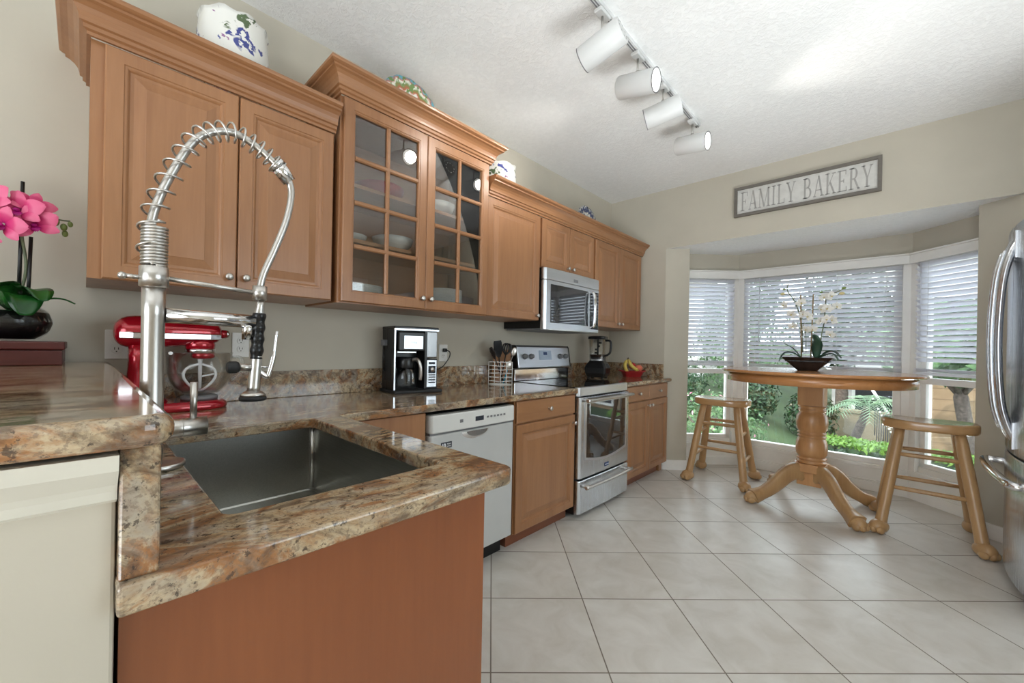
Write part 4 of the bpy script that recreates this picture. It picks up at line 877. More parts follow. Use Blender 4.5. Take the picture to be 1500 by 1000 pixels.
# ================================================================ BAR: BOX + PINK ORCHID
c = thing('wooden_box', 'dark red lacquered wooden box under the pink orchid', 'box', (.16, -.20, 1.1225))
mb = MB(); mb.box(-.14, -.16, .0, .14, .155, .048); mb.build('lower_tray', 'redwood', c, bevel=.003)
mb = MB(); mb.box(-.145, -.165, .050, .145, .16, .076); mb.build('lid', 'redwood', c, bevel=.004)
def petal(mb, X, L, w, cup=.25, n=6, m=0, ruff=0):
    loops = []
    for i in range(n + 1):
        t = i / n; ww = w * sin(pi * min(1, (t * .92 + .06))) ** .7; z = cup * L * (t - .5) ** 2 * -1
        loops.append([(L * t, ww * u, z - cup * .5 * abs(u) ** 2 * w + ruff * sin(9 * t + 6 * u)) for u in (-1, -.5, 0, .5, 1)])
    mb.loft(loops, m, True, closed=False, cap0=False, cap1=False, X=X)
def blossom(name, mats, size, parent, loc, aim, roll=0, wide=.46):
    mb = MB(); 
    for a, L, w, m in ((90, .95, .30, 0), (210, .95, .30, 0), (330, .95, .30, 0), (20, 1.05, wide, 0), (160, 1.05, wide, 0)):
        petal(mb, Matrix.Rotation(radians(a), 4, 'Z') @ Matrix.Translation((.04 * size, 0, .02 * size * (w > .4))) @ Matrix.Rotation(radians(-12), 4, 'Y'), L * size, w * size, .3, 6, m, .01 * size)
    mb.ball((0, -.05 * size, .12 * size), .13 * size, (1, .8, 1.2), 8, 6, 1); petal(mb, Matrix.Rotation(radians(270), 4, 'Z') @ Matrix.Rotation(radians(-40), 4, 'Y'), .42 * size, .2 * size, .6, 5, 1)
    o = mb.build(name, mats, parent, loc); q = Vector(aim).to_track_quat('Z', 'Y'); o.rotation_euler = (q.to_matrix() @ Matrix.Rotation(roll, 3, 'Z')).to_euler(); return o
def leaf(parent, base, path, w, mat, name='leaf'):
    P = catmull([Vector(base)] + [Vector(base) + Vector(p) for p in path], 5); n = len(P); L = []
    for i, p in enumerate(P):
        d = (P[min(i + 1, n - 1)] - P[max(i - 1, 0)]).normalized(); s = d.cross(Vector((0, 0, 1))); s = s.normalized() if s.length > .01 else Vector((0, 1, 0)); u = s.cross(d)
        ww = w * (sin(pi * (i + .6) / (n + .3)) ** .6)
        L.append([tuple(p + s * ww * k + u * (abs(k) * ww * .25 - th)) for k, th in ((-1, 0), (-.5, 0), (0, 0), (.5, 0), (1, 0), (.5, .003), (0, .003), (-.5, .003))])
    mb = MB(); mb.loft(L, 0, True); return mb.build(name, mat, parent)
c = thing('pink_orchid', 'pink orchid in a round black-filled glass pot on the red wooden box', 'orchid', (.16, -.165, 1.1995))
mb = MB(); mb.lathe([(.04, 0), (.06, .004), (.088, .03), (.097, .065), (.085, .10), (.055, .122), (.052, .122), (.082, .098), (.093, .065), (.085, .033), (.05, .008)], 32, caps=False); pt = mb.build('glass_pot', 'clear', c)
mb = MB(); mb.lathe([(.052, .006), (.085, .033), (.0935, .063), (.084, .095), (.03, .10), (.001, .101)], 28); mb.build('pebbles', 'gravel', pt)
for p, w in (([(.05, .03, .06), (.09, .06, .065), (.12, .075, .03)], .040), ([(.08, -.02, .07), (.15, -.05, .06), (.19, -.07, .02)], .05), ([(-.03, .06, .04), (-.02, .11, .05), (-.01, .145, .035)], .012), ([(.05, -.08, .06), (.06, -.16, .04)], .04), ([(.08, .02, .045), (.12, .035, .03), (.14, .04, -.02)], .045)): leaf(c, (0, 0, .10), p, w, 'green')
mb = MB(); mb.tube(catmull([(0, 0, .1), (.01, -.06, .22), (.02, -.05, .34), (.02, .0, .43)], 8), .004, 8); mb.tube(catmull([(0, .01, .1), (.0, .03, .24), (.01, .02, .36), (.015, .03, .42)], 8), .004, 8)
mb.tube(catmull([(.02, .0, .43), (.02, .05, .44), (.02, .10, .42), (.02, .13, .42)], 6), .0025, 6); st = mb.build('stems', 'stem', c)
mb = MB(); mb.tube([(0, .015, .1), (.0, .02, .53)], .005, 8); mb.tube([(0, .035, .1), (0, .04, .35)], .005, 8); mb.build('stakes', 'black', c)
for (x, y, z, s, ax, rl) in ((.06, .015, .44, .062, (1, -.3, .1), 0), (.05, -.045, .455, .06, (1, -.6, .2), .5), (.06, .05, .40, .06, (1, -.1, -.1), .3), (.07, -.015, .385, .06, (1, -.5, -.2), -.4), (.05, -.09, .395, .06, (.8, -.9, 0), .8), (.045, .045, .465, .052, (.9, .2, .4), -.3), (.055, -.06, .345, .052, (1, -.4, -.4), .2)): blossom('blossom', ('pink', 'lip'), s, c, (x, y, z - .018), ax, rl)
for (x, y, z, r) in ((.04, .095, .425, .011), (.04, .085, .40, .012), (.04, .115, .41, .009), (.03, .13, .425, .007), (.03, .118, .39, .008)):
    mb = MB(); mb.ball((0, 0, 0), r, (1, 1, 1.4)); mb.build('bud', 'bud', c, (x, y, z - .018))
# ================================================================ BAY: TABLE, STOOLS, WHITE ORCHID
c = thing('pedestal_table', 'round oak pub table with a turned pedestal and claw feet in the bay', 'table', (1.825, 4.04, 0), radians(-4))
mb = MB(); mb.lathe([(.60, 1.042), (.625, 1.044), (.637, 1.052), (.637, 1.060), (.630, 1.067), (.001, 1.068)], 72, smooth=False); mb.lathe([(.001, 1.042), (.60, 1.042)], 72); mb.build('tabletop', 'oak_x', c, bevel=.002)
mb = MB(); mb.lathe([(.575, .972), (.59, .972), (.59, 1.042), (.575, 1.042)], 72, caps=False); mb.build('apron', 'oak_x', c)
mb = MB(); mb.box(-.4, -.06, 1.0, .4, .06, 1.042); mb.box(-.06, -.4, 1.0, .06, .4, 1.042); mb.build('cleat', 'oak', c)
mb = MB(); a = .083; mb.loft([rr(-a, -a, a, a, .012, z, 2) for z in (.795, 1.0)]); mb.build('upper_block', 'oak', c)
mb = MB(); mb.lathe([(.06, .79), (.088, .792), (.092, .785), (.088, .776), (.084, .772), (.090, .764), (.092, .756), (.088, .748), (.080, .742), (.084, .735), (.099, .71), (.104, .66), (.099, .605), (.086, .588), (.084, .584), (.094, .578), (.095, .570), (.084, .563), (.082, .558), (.094, .552), (.095, .544), (.084, .537), (.090, .53), (.100, .50), (.103, .45), (.099, .41), (.088, .39), (.084, .386), (.096, .380), (.097, .370), (.086, .363), (.084, .359), (.098, .352), (.099, .342), (.09, .335), (.06, .33)], 36); mb.build('turned_column', 'oak', c)
mb = MB(); oc = [(.10 * x, .10 * y) for x, y in ((1, .55), (.55, 1), (-.55, 1), (-1, .55), (-1, -.55), (-.55, -1), (.55, -1), (1, -.55))]
mb.prism(oc, .27, .335); mb.box(-.078, -.078, .165, .078, .078, .275); mb.build('lower_block', 'oak', c, bevel=.003)
def claw_foot(mb, cx, cz, dx, dy, r, m=0):
    """ball of the paw with toes, pointing along (dx, dy)"""
    px, py = -dy, dx
    A = Matrix(((dx, px, 0, 0), (dy, py, 0, 0), (0, 0, 1, 0), (0, 0, 0, 1))) @ Matrix.Translation((cx, 0, 0))
    mb.ball((0, 0, cz), r, (1.25, 1.0, .95), 16, 10, m, X=A)
    for k in (-1, 0, 1):
        mb.ball((r * (.78 - .22 * abs(k)), k * r * .62, cz * .62), r * .56, (1.15, .72, .95), 10, 7, m, X=A)
for k in range(4):
    ang = radians(45 + 90 * k); dx, dy = cos(ang), sin(ang); mb = MB()
    P = catmull([(.06, .255), (.12, .268), (.19, .232), (.27, .155), (.345, .098), (.40, .070), (.445, .052)], 6); n = len(P); L = []
    for i, p in enumerate(P):
        d = (P[min(i + 1, n - 1)] - P[max(i - 1, 0)]).normalized(); u = Vector((-d.y, d.x)); f = i / (n - 1)
        hh = .068 - .036 * f + .016 * max(0, f - .75) * 4; ww = .036 - .006 * sin(pi * f) + .016 * max(0, f - .7) * 3.3
        sec = []
        for (sw, sh) in ((1, .72), (.72, 1), (-.72, 1), (-1, .72), (-1, -.72), (-.72, -1), (.72, -1), (1, -.72)):
            q = p + u * hh * sh; r_, z_ = q.x, max(q.y, .004)
            sec.append((dx * r_ - dy * ww * sw, dy * r_ + dx * ww * sw, z_))
        L.append(sec)
    mb.loft(L, 0, True); claw_foot(mb, .445, .047, dx, dy, .048)
    o = mb.build('claw_leg', 'stool', c)
def stool(label, loc, rz):
    c = thing('bar_stool', label, 'stool', loc, rz, 'bar stools at the pub table')
    mb = MB(); n = 48; L = []
    def sl(s, z, dip=0):
        out = []
        for j in range(n):
            t = 2 * pi * j / n; e = .72; x = .232 * s * abs(cos(t)) ** e * (1 if cos(t) >= 0 else -1); y = .165 * s * abs(sin(t)) ** e * (1 if sin(t) >= 0 else -1)
            out.append((x, y, z - dip * (1 - (x / .24) ** 2)))
        return out
    mb.loft([sl(.93, .704), sl(.985, .709), sl(1, .72), sl(1, .755, .006), sl(.985, .766, .008), sl(.95, .771, .009), sl(.6, .772, .016), sl(.2, .772, .019)], 0, True); mb.build('seat', 'stool_x', c)
    legs = {}
    for sx in (-1, 1):
        for sy in (-1, 1):
            top = Vector((sx * .135, sy * .095, .715)); ft = Vector((sx * .226, sy * .226, .045)); legs[sx, sy] = (top, ft)
            mb = MB(); mb.tube([top, top.lerp(ft, .12), top.lerp(ft, .5), top.lerp(ft, .8), top.lerp(ft, .93), ft], [.026, .030, .032, .030, .031, .036], 14)
            d = (ft - top); a = atan2(d.y, d.x); dd = Vector((cos(a), sin(a)))
            X0 = mb.T; mb.T = Matrix.Translation((ft.x, ft.y, 0)); claw_foot(mb, .008, .046, dd.x, dd.y, .048); mb.T = X0
            mb.build('leg', 'stool', c)
    def rung(a, b, f):
        p = legs[a][0].lerp(legs[a][1], f); q = legs[b][0].lerp(legs[b][1], f); mb = MB(); mb.tube([p, p.lerp(q, .25), p.lerp(q, .75), q], [.012, .0145, .0145, .012], 10); mb.build('rung', 'stool', c)
    for sy in (-1, 1): rung((-1, sy), (1, sy), .27); rung((-1, sy), (1, sy), .60)
    for sx in (-1, 1): rung((sx, -1), (sx, 1), .40); rung((sx, -1), (sx, 1), .73)
    return c
stool('wooden bar stool with claw feet left of the table, nearer the base cabinets', (1.135, 4.20, 0), radians(3))
stool('wooden bar stool with claw feet right of the table, beside the refrigerator', (2.455, 3.995, 0), radians(0))
c = thing('white_orchid', 'cream-white orchid arrangement in a dark flared bowl on the pub table', 'orchid', (1.795, 4.0, 1.0685))
mb = MB(); mb.loft([rr(-s * .62, -s * .42, s * .62, s * .42, s * .1, z, 3) for s, z in ((.10, 0), (.108, .006), (.255, .098), (.26, .104), (.245, .104), (.235, .094))], 0, False); mb.build('bowl', 'bronze', c)
mb = MB(); mb.loft([rr(-.14, -.095, .14, .095, .03, z, 3) for z in (.07, .092)], 0, False); mb.build('moss', 'gravel', c)
fx_ = lambda zx: 1.553 + .000632 * zx - 1.795
fz_ = lambda zy: 1.848 - .000794 * zy - 1.0685
def stemp(pts): return catmull([(fx_(a), y, fz_(b)) for a, b, y in pts], 6)
mb = MB()
mb.tube(stemp([(330, 800, 0), (325, 600, 0), (300, 450, 0), (265, 340, 0), (225, 260, .0), (160, 165, 0), (166, 100, 0)]), .0035, 6); mb.tube(stemp([(225, 270, 0), (250, 225, 0)]), .002, 6); mb.tube(stemp([(185, 215, 0), (130, 205, 0)]), .002, 6)
mb.tube(stemp([(500, 800, .02), (510, 640, .02), (535, 500, .02), (545, 330, .02), (560, 230, .02), (640, 215, .02), (720, 180, .02)]), .004, 6); mb.tube(stemp([(600, 215, .02), (510, 205, .02)]), .002, 6)
mb.tube(stemp([(365, 800, 0), (360, 640, 0), (330, 520, 0)]), .0022, 6); mb.build('stems', 'stem', c)
mb = MB()
for a, b in ((300, 220), (428, 220)): mb.tube([(fx_(a + (20 if a < 400 else -15)), .0, .09), (fx_(a), .0, fz_(b))], .0045, 6)
mb.build('stakes', 'cane', c)
proto = None
for i, (a, b, s, ax) in enumerate([(130, 318, .034, (-.5, -1, .2)), (215, 415, .036, (-.2, -1, -.1)), (235, 540, .034, (-.3, -1, 0)), (305, 300, .037, (.2, -1, .1)), (330, 420, .032, (-.3, -1, .1)), (388, 445, .037, (.3, -1, 0)), (365, 572, .033, (-.3, -1, .2)), (428, 572, .034, (.4, -1, 0)), (540, 262, .034, (-.4, -1, .1)), (598, 250, .036, (.3, -1, .1)), (520, 375, .034, (-.4, -1, 0)), (575, 372, .037, (.1, -1, .1)), (655, 352, .035, (.7, -1, .1)), (508, 492, .036, (-.4, -1, 0)), (560, 478, .034, (.1, -1, -.1)), (618, 482, .036, (.6, -1, 0)), (600, 625, .036, (.4, -1, .3))]):
    if proto is None: o = proto = blossom('blossom', ('petalw', 'lipy'), .037, c, (0, 0, 0), ax, 0)
    else: o = proto.copy(); COL.objects.link(o); o.parent = c
    o.location = (fx_(a), -.01 - .02 * (i % 3), fz_(b)); o.scale = (s / .037,) * 3
    o.rotation_euler = (Vector(ax).to_track_quat('Z', 'Y').to_matrix() @ Matrix.Rotation(.5 * (i % 5) - 1, 3, 'Z')).to_euler()
for a, b, r in ((125, 152, .010), (110, 198, .014), (505, 205, .010), (718, 178, .012), (700, 230, .015)):
    mb = MB(); mb.ball((0, 0, 0), r, (1.2, .9, .8)); mb.build('bud', 'lipy' if r > .013 else 'bud', c, (fx_(a), 0, fz_(b)))
for p, w in (([(-.06, -.01, .05), (-.12, -.02, .05), (-.155, -.03, -.02)], .032), ([(-.07, .01, .09), (-.13, .02, .13)], .016), ([(.0, -.02, .12), (-.01, -.03, .17), (-.02, -.04, .20)], .042), ([(.05, 0, .05), (.10, -.01, .07), (.15, -.02, .02)], .034), ([(.04, -.05, .03), (.10, -.06, .05), (.14, -.07, .0)], .025)):
    leaf(c, (.055 if p[0][0] >= 0 else -.03, 0, .085), p, w, 'greend')
# ================================================================ SIGN
c = thing('wall_sign', 'long grey-framed FAMILY BAKERY sign on the end wall above the bay', 'sign', (1.235, YF - .001, 2.42)); Wd, Hd = .97, .262
mb = MB(); mb.box(.012, -.014, .012, Wd - .012, 0, Hd - .012); bd = mb.build('board', 'signb', c)
mb = MB(); q = .024
mb.loft([[(i, y, i), (Wd - i, y, i), (Wd - i, y, Hd - i), (i, y, Hd - i)] for i, y in ((0, 0), (0, -.03), (q, -.03), (q, -.012))], ring=False, cap0=False, cap1=False); mb.build('frame', 'signf', c)
def ellband(cx, cz, rx, rz, tx, tz, a0, a1, n=14):
    o = [(cx + rx * cos(radians(a0 + (a1 - a0) * i / n)), cz + rz * sin(radians(a0 + (a1 - a0) * i / n))) for i in range(n + 1)]
    k = [(cx + (rx - tx) * cos(radians(a0 + (a1 - a0) * i / n)), cz + (rz - tz) * sin(radians(a0 + (a1 - a0) * i / n))) for i in range(n + 1)]
    return [[o[i], o[i + 1], k[i + 1], k[i]] for i in range(n)]
rc = lambda x0, z0, x1, z1: [(x0, z0), (x1, z0), (x1, z1), (x0, z1)]
def dg(x0, z0, x1, z1, t): return [(x0, z0), (x0 + t, z0), (x1 + t, z1), (x1, z1)]
ST = [rc(.10, 0, .225, 1), rc(.01, 0, .32, .045), rc(.01, .955, .32, 1)]
GL = {'F': (.60, [rc(.10, 0, .225, 1), rc(.01, 0, .33, .045), rc(.01, .955, .58, 1), rc(.535, .76, .58, 1), rc(.2, .48, .44, .525), rc(.40, .40, .44, .60)]),
      'E': (.66, [rc(.10, 0, .225, 1), rc(.01, 0, .60, .045), rc(.01, .955, .57, 1), rc(.525, .78, .57, 1), rc(.2, .48, .44, .525), rc(.40, .40, .44, .60), rc(.56, 0, .605, .24)]),
      'L': (.62, [rc(.10, 0, .225, 1), rc(.01, .955, .32, 1), rc(.01, 0, .57, .045), rc(.53, 0, .575, .26)]),
      'I': (.36, ST),
      'A': (.74, [dg(.07, 0, .34, 1, .05), dg(.545, 0, .315, 1, .12), rc(.17, .29, .56, .335), rc(.0, 0, .2, .045), rc(.47, 0, .74, .045)]),
      'M': (.98, [rc(.10, 0, .145, 1), rc(.01, 0, .24, .045), rc(.01, .955, .2, 1), dg(.41, .02, .10, 1, .115), dg(.445, .02, .75, 1, .05), rc(.745, 0, .865, 1), rc(.66, 0, .96, .045), rc(.745, .955, .96, 1)]),
      'Y': (.72, [dg(.295, .44, .06, 1, .12), dg(.375, .44, .585, 1, .05), rc(.295, 0, .42, .46), rc(.2, 0, .52, .045), rc(.0, .955, .25, 1), rc(.5, .955, .71, 1)]),
      'B': (.68, ST + [rc(.2, .955, .34, 1), rc(.2, .50, .36, .545), rc(.2, 0, .36, .045)] + ellband(.33, .75, .22, .25, .12, .045, -90, 90) + ellband(.35, .272, .27, .272, .125, .045, -90, 90)),
      'R': (.72, ST + [rc(.2, .955, .34, 1), rc(.2, .47, .36, .515)] + ellband(.33, .735, .235, .265, .12, .045, -90, 90) + [dg(.56, 0, .31, .48, .125), rc(.56, 0, .73, .045)]),
      'K': (.74, ST + [dg(.21, .40, .55, 1, .05), dg(.56, 0, .275, .56, .125), rc(.50, 0, .74, .045), rc(.45, .955, .70, 1)])}
tx = 'FAMILY BAKERY'; adv = [(GL[ch][0] if ch != ' ' else .36) + .07 for ch in tx]; lh = .165; sx = (Wd - 2 * q - .05) / (sum(adv) - .07); cur = q + .025
for ch, a in zip(tx, adv):
    if ch != ' ':
        mb = MB()
        for pl in GL[ch][1]:
            mb.loft([[(cur + x * sx, y, (Hd - lh) / 2 + z * lh) for x, z in pl] for y in (-.0142, -.0158)])
        mb.build('letter', 'signt', bd)
    cur += a * sx
# ================================================================ TRACK LIGHT
mb = MB(); mb.box(1.228, .9, H - .022, 1.262, 3.05, H); mb.box(1.237, .9, H - .026, 1.241, 3.05, H - .021, 1); mb.box(1.249, .9, H - .026, 1.253, 3.05, H - .021, 1)
o = mb.build('light_track', ('lampw', 'seal')); tag(o, 'white ceiling track carrying the spotlights', 'light track')
def head(y, d, lit, label, drop=.10):
    c = thing('track_spotlight', label, 'spotlight', (1.245, y, H - .026), group='spotlights on the ceiling track')
    mb = MB(); mb.box(-.02, -.045, -.02, .02, .045, 0); mb.build('adapter', 'lampw', c, bevel=.004)
    mb = MB(); mb.tube([(0, 0, -.02), (0, 0, -drop)], .006, 8); mb.tube([(0, 0, -drop + .012), (0, 0, -drop - .012)], .011, 10); mb.build('stem', 'nickel', c)
    d = Vector(d).normalized(); ctr = Vector((0, 0, -drop - .058)); X = Matrix.Translation(ctr) @ d.to_track_quat('Z', 'Y').to_matrix().to_4x4()
    mb = MB(); r = .06; mb.lathe([(r * .95, -.105), (r, -.10), (r, .10), (r * .985, .104), (r * .9, .104), (r * .86, .07), (.001, .06)], 36, X=X); can = mb.build('can', 'lampw', c)
    can.modifiers.new('edge', 'EDGE_SPLIT').split_angle = radians(35)
    mb = MB()
    for k in range(9):
        a = 2 * pi * k / 9; mb.lathe([(.005, -.1056), (.005, -.1052), (.001, -.1052)], 8, c=(r * .68 * cos(a), r * .68 * sin(a), 0), X=X)
    mb.build('vent_holes', 'lit' if lit else 'seal', can)
    mb = MB(); mb.lathe([(r * .97, .101), (r * 1.005, .102), (r * 1.005, .106), (r * .93, .106)], 36, X=X, caps=False); mb.build('rim', 'seal', can)
    mb = MB(); mb.lathe([(r * .92, .1), (r * .5, .101), (.001, .1015)], 28, X=X); mb.build('lens', 'lit', can)
    l = bpy.data.lights.new('spot_bulb', 'SPOT'); l.energy = 14; l.spot_size = radians(80); l.spot_blend = .8; l.color = (1, .95, .88); l.shadow_soft_size = .04
    lo = bpy.data.objects.new('spot_bulb', l); COL.objects.link(lo); lo.parent = c; lo.location = ctr + d * .125; lo.rotation_euler = d.to_track_quat('-Z', 'Y').to_euler()
    return c
head(1.70, (-.81, -.08, -.24), False, 'spotlight nearest the camera, its dotted back end showing, aimed at the left cabinets')
head(2.08, (.96, .04, -.19), True, 'second spotlight along the track, its bright lens turned right')
head(2.43, (-.81, -.22, -.18), False, 'third spotlight along the track, aimed left away from its stem')
head(2.94, (.97, -.03, -.14), True, 'last spotlight on the track, nearest the end wall, lens turned right')
# ================================================================ GARDEN AND HOUSES BEYOND THE BAY
mb = MB()
def gz(x, y):
    z = -.55 + .0 * y
    z += .55 * max(0, min(1, (1.6 - x) / 1.6)) * max(0, min(1, (y - 5.2) / 3.0)) + .12 * max(0, y - 8) * max(0, min(1, (1.2 - x) / 2))
    return z - .02 * max(0, y - 9)
nx, ny = 30, 30; vs = []; fs = []
for j in range(ny + 1):
    for i in range(nx + 1):
        x = -9 + 20 * i / nx; y = 5.04 + 19 * (j / ny) ** 1.4; vs.append((x, y, gz(x, y)))
for j in range(ny):
    for i in range(nx): a = j * (nx + 1) + i; fs.append((a, a + 1, a + nx + 2, a + nx + 1))
mb.add(vs, fs, 0, True); o = mb.build('ground', 'lawn'); struct(o)
def foliage(mb, c, r, n, size, m=0, shell=.55, flat=False, rng=R):
    for _ in range(n):
        while True:
            p = Vector((rng.uniform(-1, 1), rng.uniform(-1, 1), rng.uniform(-1, 1)))
            if shell < p.length < 1: break
        q = Vector((c[0] + p.x * r[0], c[1] + p.y * r[1], c[2] + p.z * r[2]))
        d = (p.normalized() + Vector((rng.uniform(-.7, .7), rng.uniform(-.7, .7), rng.uniform(-.4, .9)))).normalized(); u = d.orthogonal().normalized(); u = (Matrix.Rotation(rng.uniform(0, 6.28), 3, d) @ u); w = d.cross(u); s = size * rng.uniform(.7, 1.3)
        mb.add([tuple(q - u * s), tuple(q + w * s * .45 + d * s * .2), tuple(q + u * s), tuple(q - w * s * .45 + d * s * .2)], [(0, 1, 2, 3)], m)
def boxleaf(mb, a, b, n, size, m=0, rng=R):
    for _ in range(n):
        f = rng.random(); side = rng.random(); q = Vector((a[0] + (b[0] - a[0]) * f, a[1] + (b[1] - a[1]) * rng.random(), a[2] + (b[2] - a[2]) * rng.random() ** .6))
        d = Vector((rng.uniform(-1, 1), rng.uniform(-1.2, .4), rng.uniform(-.2, 1))).normalized(); u = d.orthogonal().normalized(); u = Matrix.Rotation(rng.uniform(0, 6.28), 3, d) @ u; w = d.cross(u); s = size * rng.uniform(.7, 1.3)
        mb.add([tuple(q - u * s), tuple(q + w * s * .45), tuple(q + u * s), tuple(q - w * s * .45)], [(0, 1, 2, 3)], m)
def shrub(name, label, c, r, n, size, mat, cat='shrub', group='garden shrubs beyond the bay', flowers=0, trunk=True):
    o = thing(name, label, cat, (c[0], c[1], gz(c[0], c[1])), group=group); h = c[2]
    mb = MB(); foliage(mb, (0, 0, h), r, n, size); mb.build('foliage', mat, o)
    if trunk:
        mb = MB(); mb.tube([(0, 0, -.05), (.03, .02, h * .6), (-.02, 0, h)], [.05, .04, .02], 8)
        for k in range(4): a = k * 1.7; mb.tube([(0, 0, h * .4), (r[0] * .5 * cos(a), r[1] * .5 * sin(a), h + r[2] * .3)], [.025, .01], 6)
        mb.build('stem', 'bark', o)
    if flowers:
        mb = MB(); foliage(mb, (0, 0, h), (r[0] * 1.05, r[1] * 1.05, r[2] * 1.05), flowers, size * .8, 0, .9); mb.build('flowers', 'flowerp', o)
    return o
shrub('flowering_shrub', 'green shrub with pink flowers just outside the left window', (.35, 6.6, .45), (.75, .5, .5), 1500, .035, 'leafm', flowers=50)
shrub('shrub', 'dark green rounded shrub left of the pedestal behind the lawn', (.3, 9.3, .40), (.5, .5, .5), 1500, .05, 'leafd')
shrub('shrub', 'dark green shrub beside the left edge of the middle window', (-1.0, 8.8, .5), (.65, .55, .6), 1400, .05, 'leafd')
shrub('shrub', 'dark shrub behind the table pedestal on the lawn', (1.25, 9.5, .45), (.42, .42, .5), 1000, .05, 'leafd')
shrub('tall_shrub', 'tall pale-stemmed shrub behind the dark shrubs on the left', (-.3, 11.0, 1.2), (1.1, .6, 1.3), 2400, .05, 'leafm')
shrub('tall_shrub', 'tall dark shrub at the far left beside the white wall', (-2.3, 9.8, 1.0), (.8, .6, 1.2), 1500, .05, 'leafd')
c = thing('low_hedge', 'low bright green clipped hedge right of the table pedestal', 'hedge', (2.15, 7.6, gz(2.15, 7.6)), radians(-8), group='garden shrubs beyond the bay')
mb = MB(); mb.box(-.75, -.25, 0, 1.0, .25, .44); mb.build('core', 'leafd', c); mb = MB(); boxleaf(mb, (-.8, -.3, .05), (1.05, .3, .42), 2200, .035); mb.build('side_leaves', 'leafd', c); mb = MB(); boxleaf(mb, (-.8, -.3, .43), (1.05, .3, .52), 2600, .035); mb.build('top_leaves', 'leafl', c)
c = thing('palm', 'small leaning palm with feathery fronds behind the low hedge', 'palm', (1.85, 8.75, gz(1.85, 8.75)))
mb = MB(); mb.tube(catmull([(0, 0, -.02), (.03, 0, .3), (.12, .0, .62), (.2, 0, .92)], 5), [.07] * 6 + [.06] * 5 + [.05] * 5, 10); mb.build('trunk', 'bark', c)
for k in range(11):
    a = 2 * pi * k / 11 + .2; el = R.uniform(.5, 1.1); Lf = R.uniform(.55, .8); mb = MB()
    P = catmull([Vector((.2, 0, .92)) + Vector((cos(a) * Lf * t, sin(a) * Lf * t, Lf * (el * t - 1.0 * t * t))) for t in (0, .33, .66, 1)], 6)
    mb.tube(P, [.010 - .008 * i / (len(P) - 1) for i in range(len(P))], 5)
    for i in range(2, len(P)):
        d = (P[i] - P[i - 1]).normalized(); s = d.cross(Vector((0, 0, 1))).normalized(); ll = .20 * sin(pi * (i / len(P)) * .9 + .15)
        for sg in (-1, 1):
            tip = P[i] + s * sg * ll + d * ll * .6 + Vector((0, 0, -.06)); w = d * .011
            mb.add([tuple(P[i] - w), tuple(P[i] + w), tuple(tip)], [(0, 1, 2)])
    mb.build('frond', 'frond', c)
c = thing('retaining_wall', 'beige retaining wall behind the palm', 'wall', (1.2, 10.3, -1.3)); mb = MB(); mb.prism([(-.35, 0), (1.35, 0), (1.35, .2), (-.35, .2)], 0, 1.37); mb.box(-.4, -.03, 1.37, 1.4, .23, 1.42); mb.build('masonry', 'stucco', c)
# railing
c = thing('stair_railing', 'metal stair railing with a white sloping handrail and pale beads', 'railing', (2.12, 9.9, -1.2))
mb = MB()
for k in range(13): mb.tube([(.028 * k, 0, .95 - .085 * k), (.028 * k, 0, 1.62 - .085 * k)], .008, 5)
mb.build('balusters', 'iron', c)
mb = MB(); mb.tube([(-.06, 0, 1.80), (.17, 0, 1.36)], .022, 8); mb.build('handrail', 'white', c)
mb = MB()
for k in range(16): mb.ball((-.03 + .024 * k, -.03, 1.60 - .056 * k), .018, seg=8, rings=6)
mb.build('bead_string', 'ceramic', c)
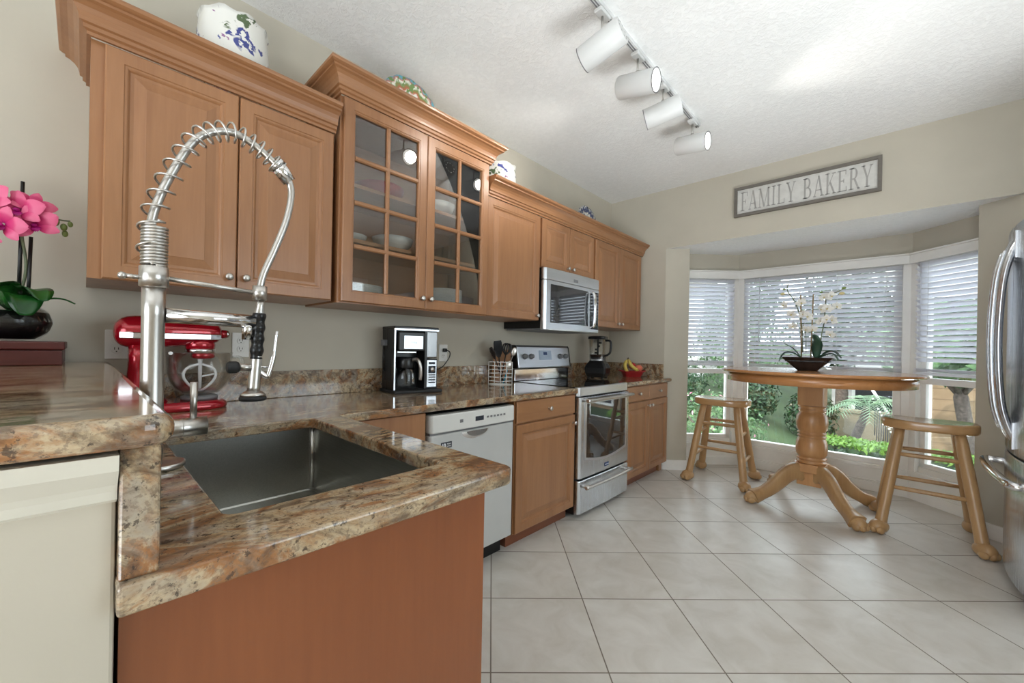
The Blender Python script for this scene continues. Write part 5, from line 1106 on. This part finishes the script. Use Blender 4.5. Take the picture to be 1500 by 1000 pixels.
# houses
def house(name, label, x0, x1, y0, y1, z0, z1, mat, wins):
    c = thing(name, label, 'house', (x0, y0, z0), group='houses beyond the garden'); mb = MB(); mb.box(0, 0, 0, x1 - x0, y1 - y0, z1 - z0); mb.build('walls', mat, c)
    mb = MB(); mb.box(-.3, -.4, z1 - z0, x1 - x0 + .3, y1 - y0 + .3, z1 - z0 + .15); mb.build('roof', 'stucco', c)
    for (a, b, cc, d, mt, nm) in wins:
        mb = MB(); mb.loft([[(a - i, y, b - i), (cc + i, y, b - i), (cc + i, y, d + i), (a - i, y, d + i)] for i, y in ((.07, 0), (.07, -.04), (0, -.04), (0, -.01))], cap0=False, cap1=False); f = mb.build(nm, 'white', c)
        mb = MB(); mb.box(a, -.02, b, cc, -.012, d); mb.build('pane', mt, f)
    return c
house('house', 'white house with a dark ground-floor window and door beyond the stair railing', 1.2, 5.6, 14.2, 19, -2, 4.0, 'stuccow', [(.48, 1.72, 1.24, 2.48, 'darkwin', 'window'), (1.42, 1.1, 1.60, 2.46, 'darkwin', 'door'), (1.0, 3.6, 2.2, 4.6, 'darkwin', 'window')])
house('house', 'tan siding house behind the right window', 2.72, 8.5, 10.9, 12.8, -1.4, 1.0, 'tan', [(2.2, 1.0, 3.2, 2.0, 'darkwin', 'window')])
house('house', 'bright white house wall seen through the left window', -6.5, -1.55, 12.4, 16, -1, 3.0, 'stuccow', [(3.2, 1.2, 4.0, 2.2, 'darkwin', 'window')])
def tree(label, x, y, th, r, cz, n, mat, lean=0, tr=.12):
    z0 = gz(x, y); c = thing('tree', label, 'tree', (x, y, z0), group='trees beyond the garden')
    mb = MB(); mb.tube(catmull([(0, 0, -.05), (lean * .3, 0, th * .4), (lean, 0, th * .8), (lean * 1.2, .1, th)], 5), [tr] * 6 + [tr * .85] * 5 + [tr * .6] * 5, 10)
    for k in range(5): a = k * 1.3 + .4; mb.tube([(lean, 0, th * .8), (lean + r[0] * .6 * cos(a), r[1] * .6 * sin(a), cz + r[2] * .2)], [tr * .4, tr * .12], 6)
    mb.build('trunk', 'bark', c); mb = MB(); foliage(mb, (lean, 0, cz), r, n, .10); mb.build('crown', mat, c); return c
tree('grey-trunked tree at the right window in front of the tan house', 3.08, 8.2, 1.5, (1.0, .8, .6), 1.95, 1300, 'leafm', -.1, .085)
tree('leafy tree rising behind the left shrubs', -.4, 13.0, 2.2, (.62, 1.0, 1.6), 2.9, 1800, 'leafm')
tree('leafy tree behind the orchid on the table', 1.5, 12.6, 2.2, (.95, .9, 1.4), 2.8, 1600, 'leafd')
tree('light green tree at the far left behind the white wall', -4.6, 10.4, 2.0, (1.2, 1.0, 1.2), 2.3, 1500, 'leafl')
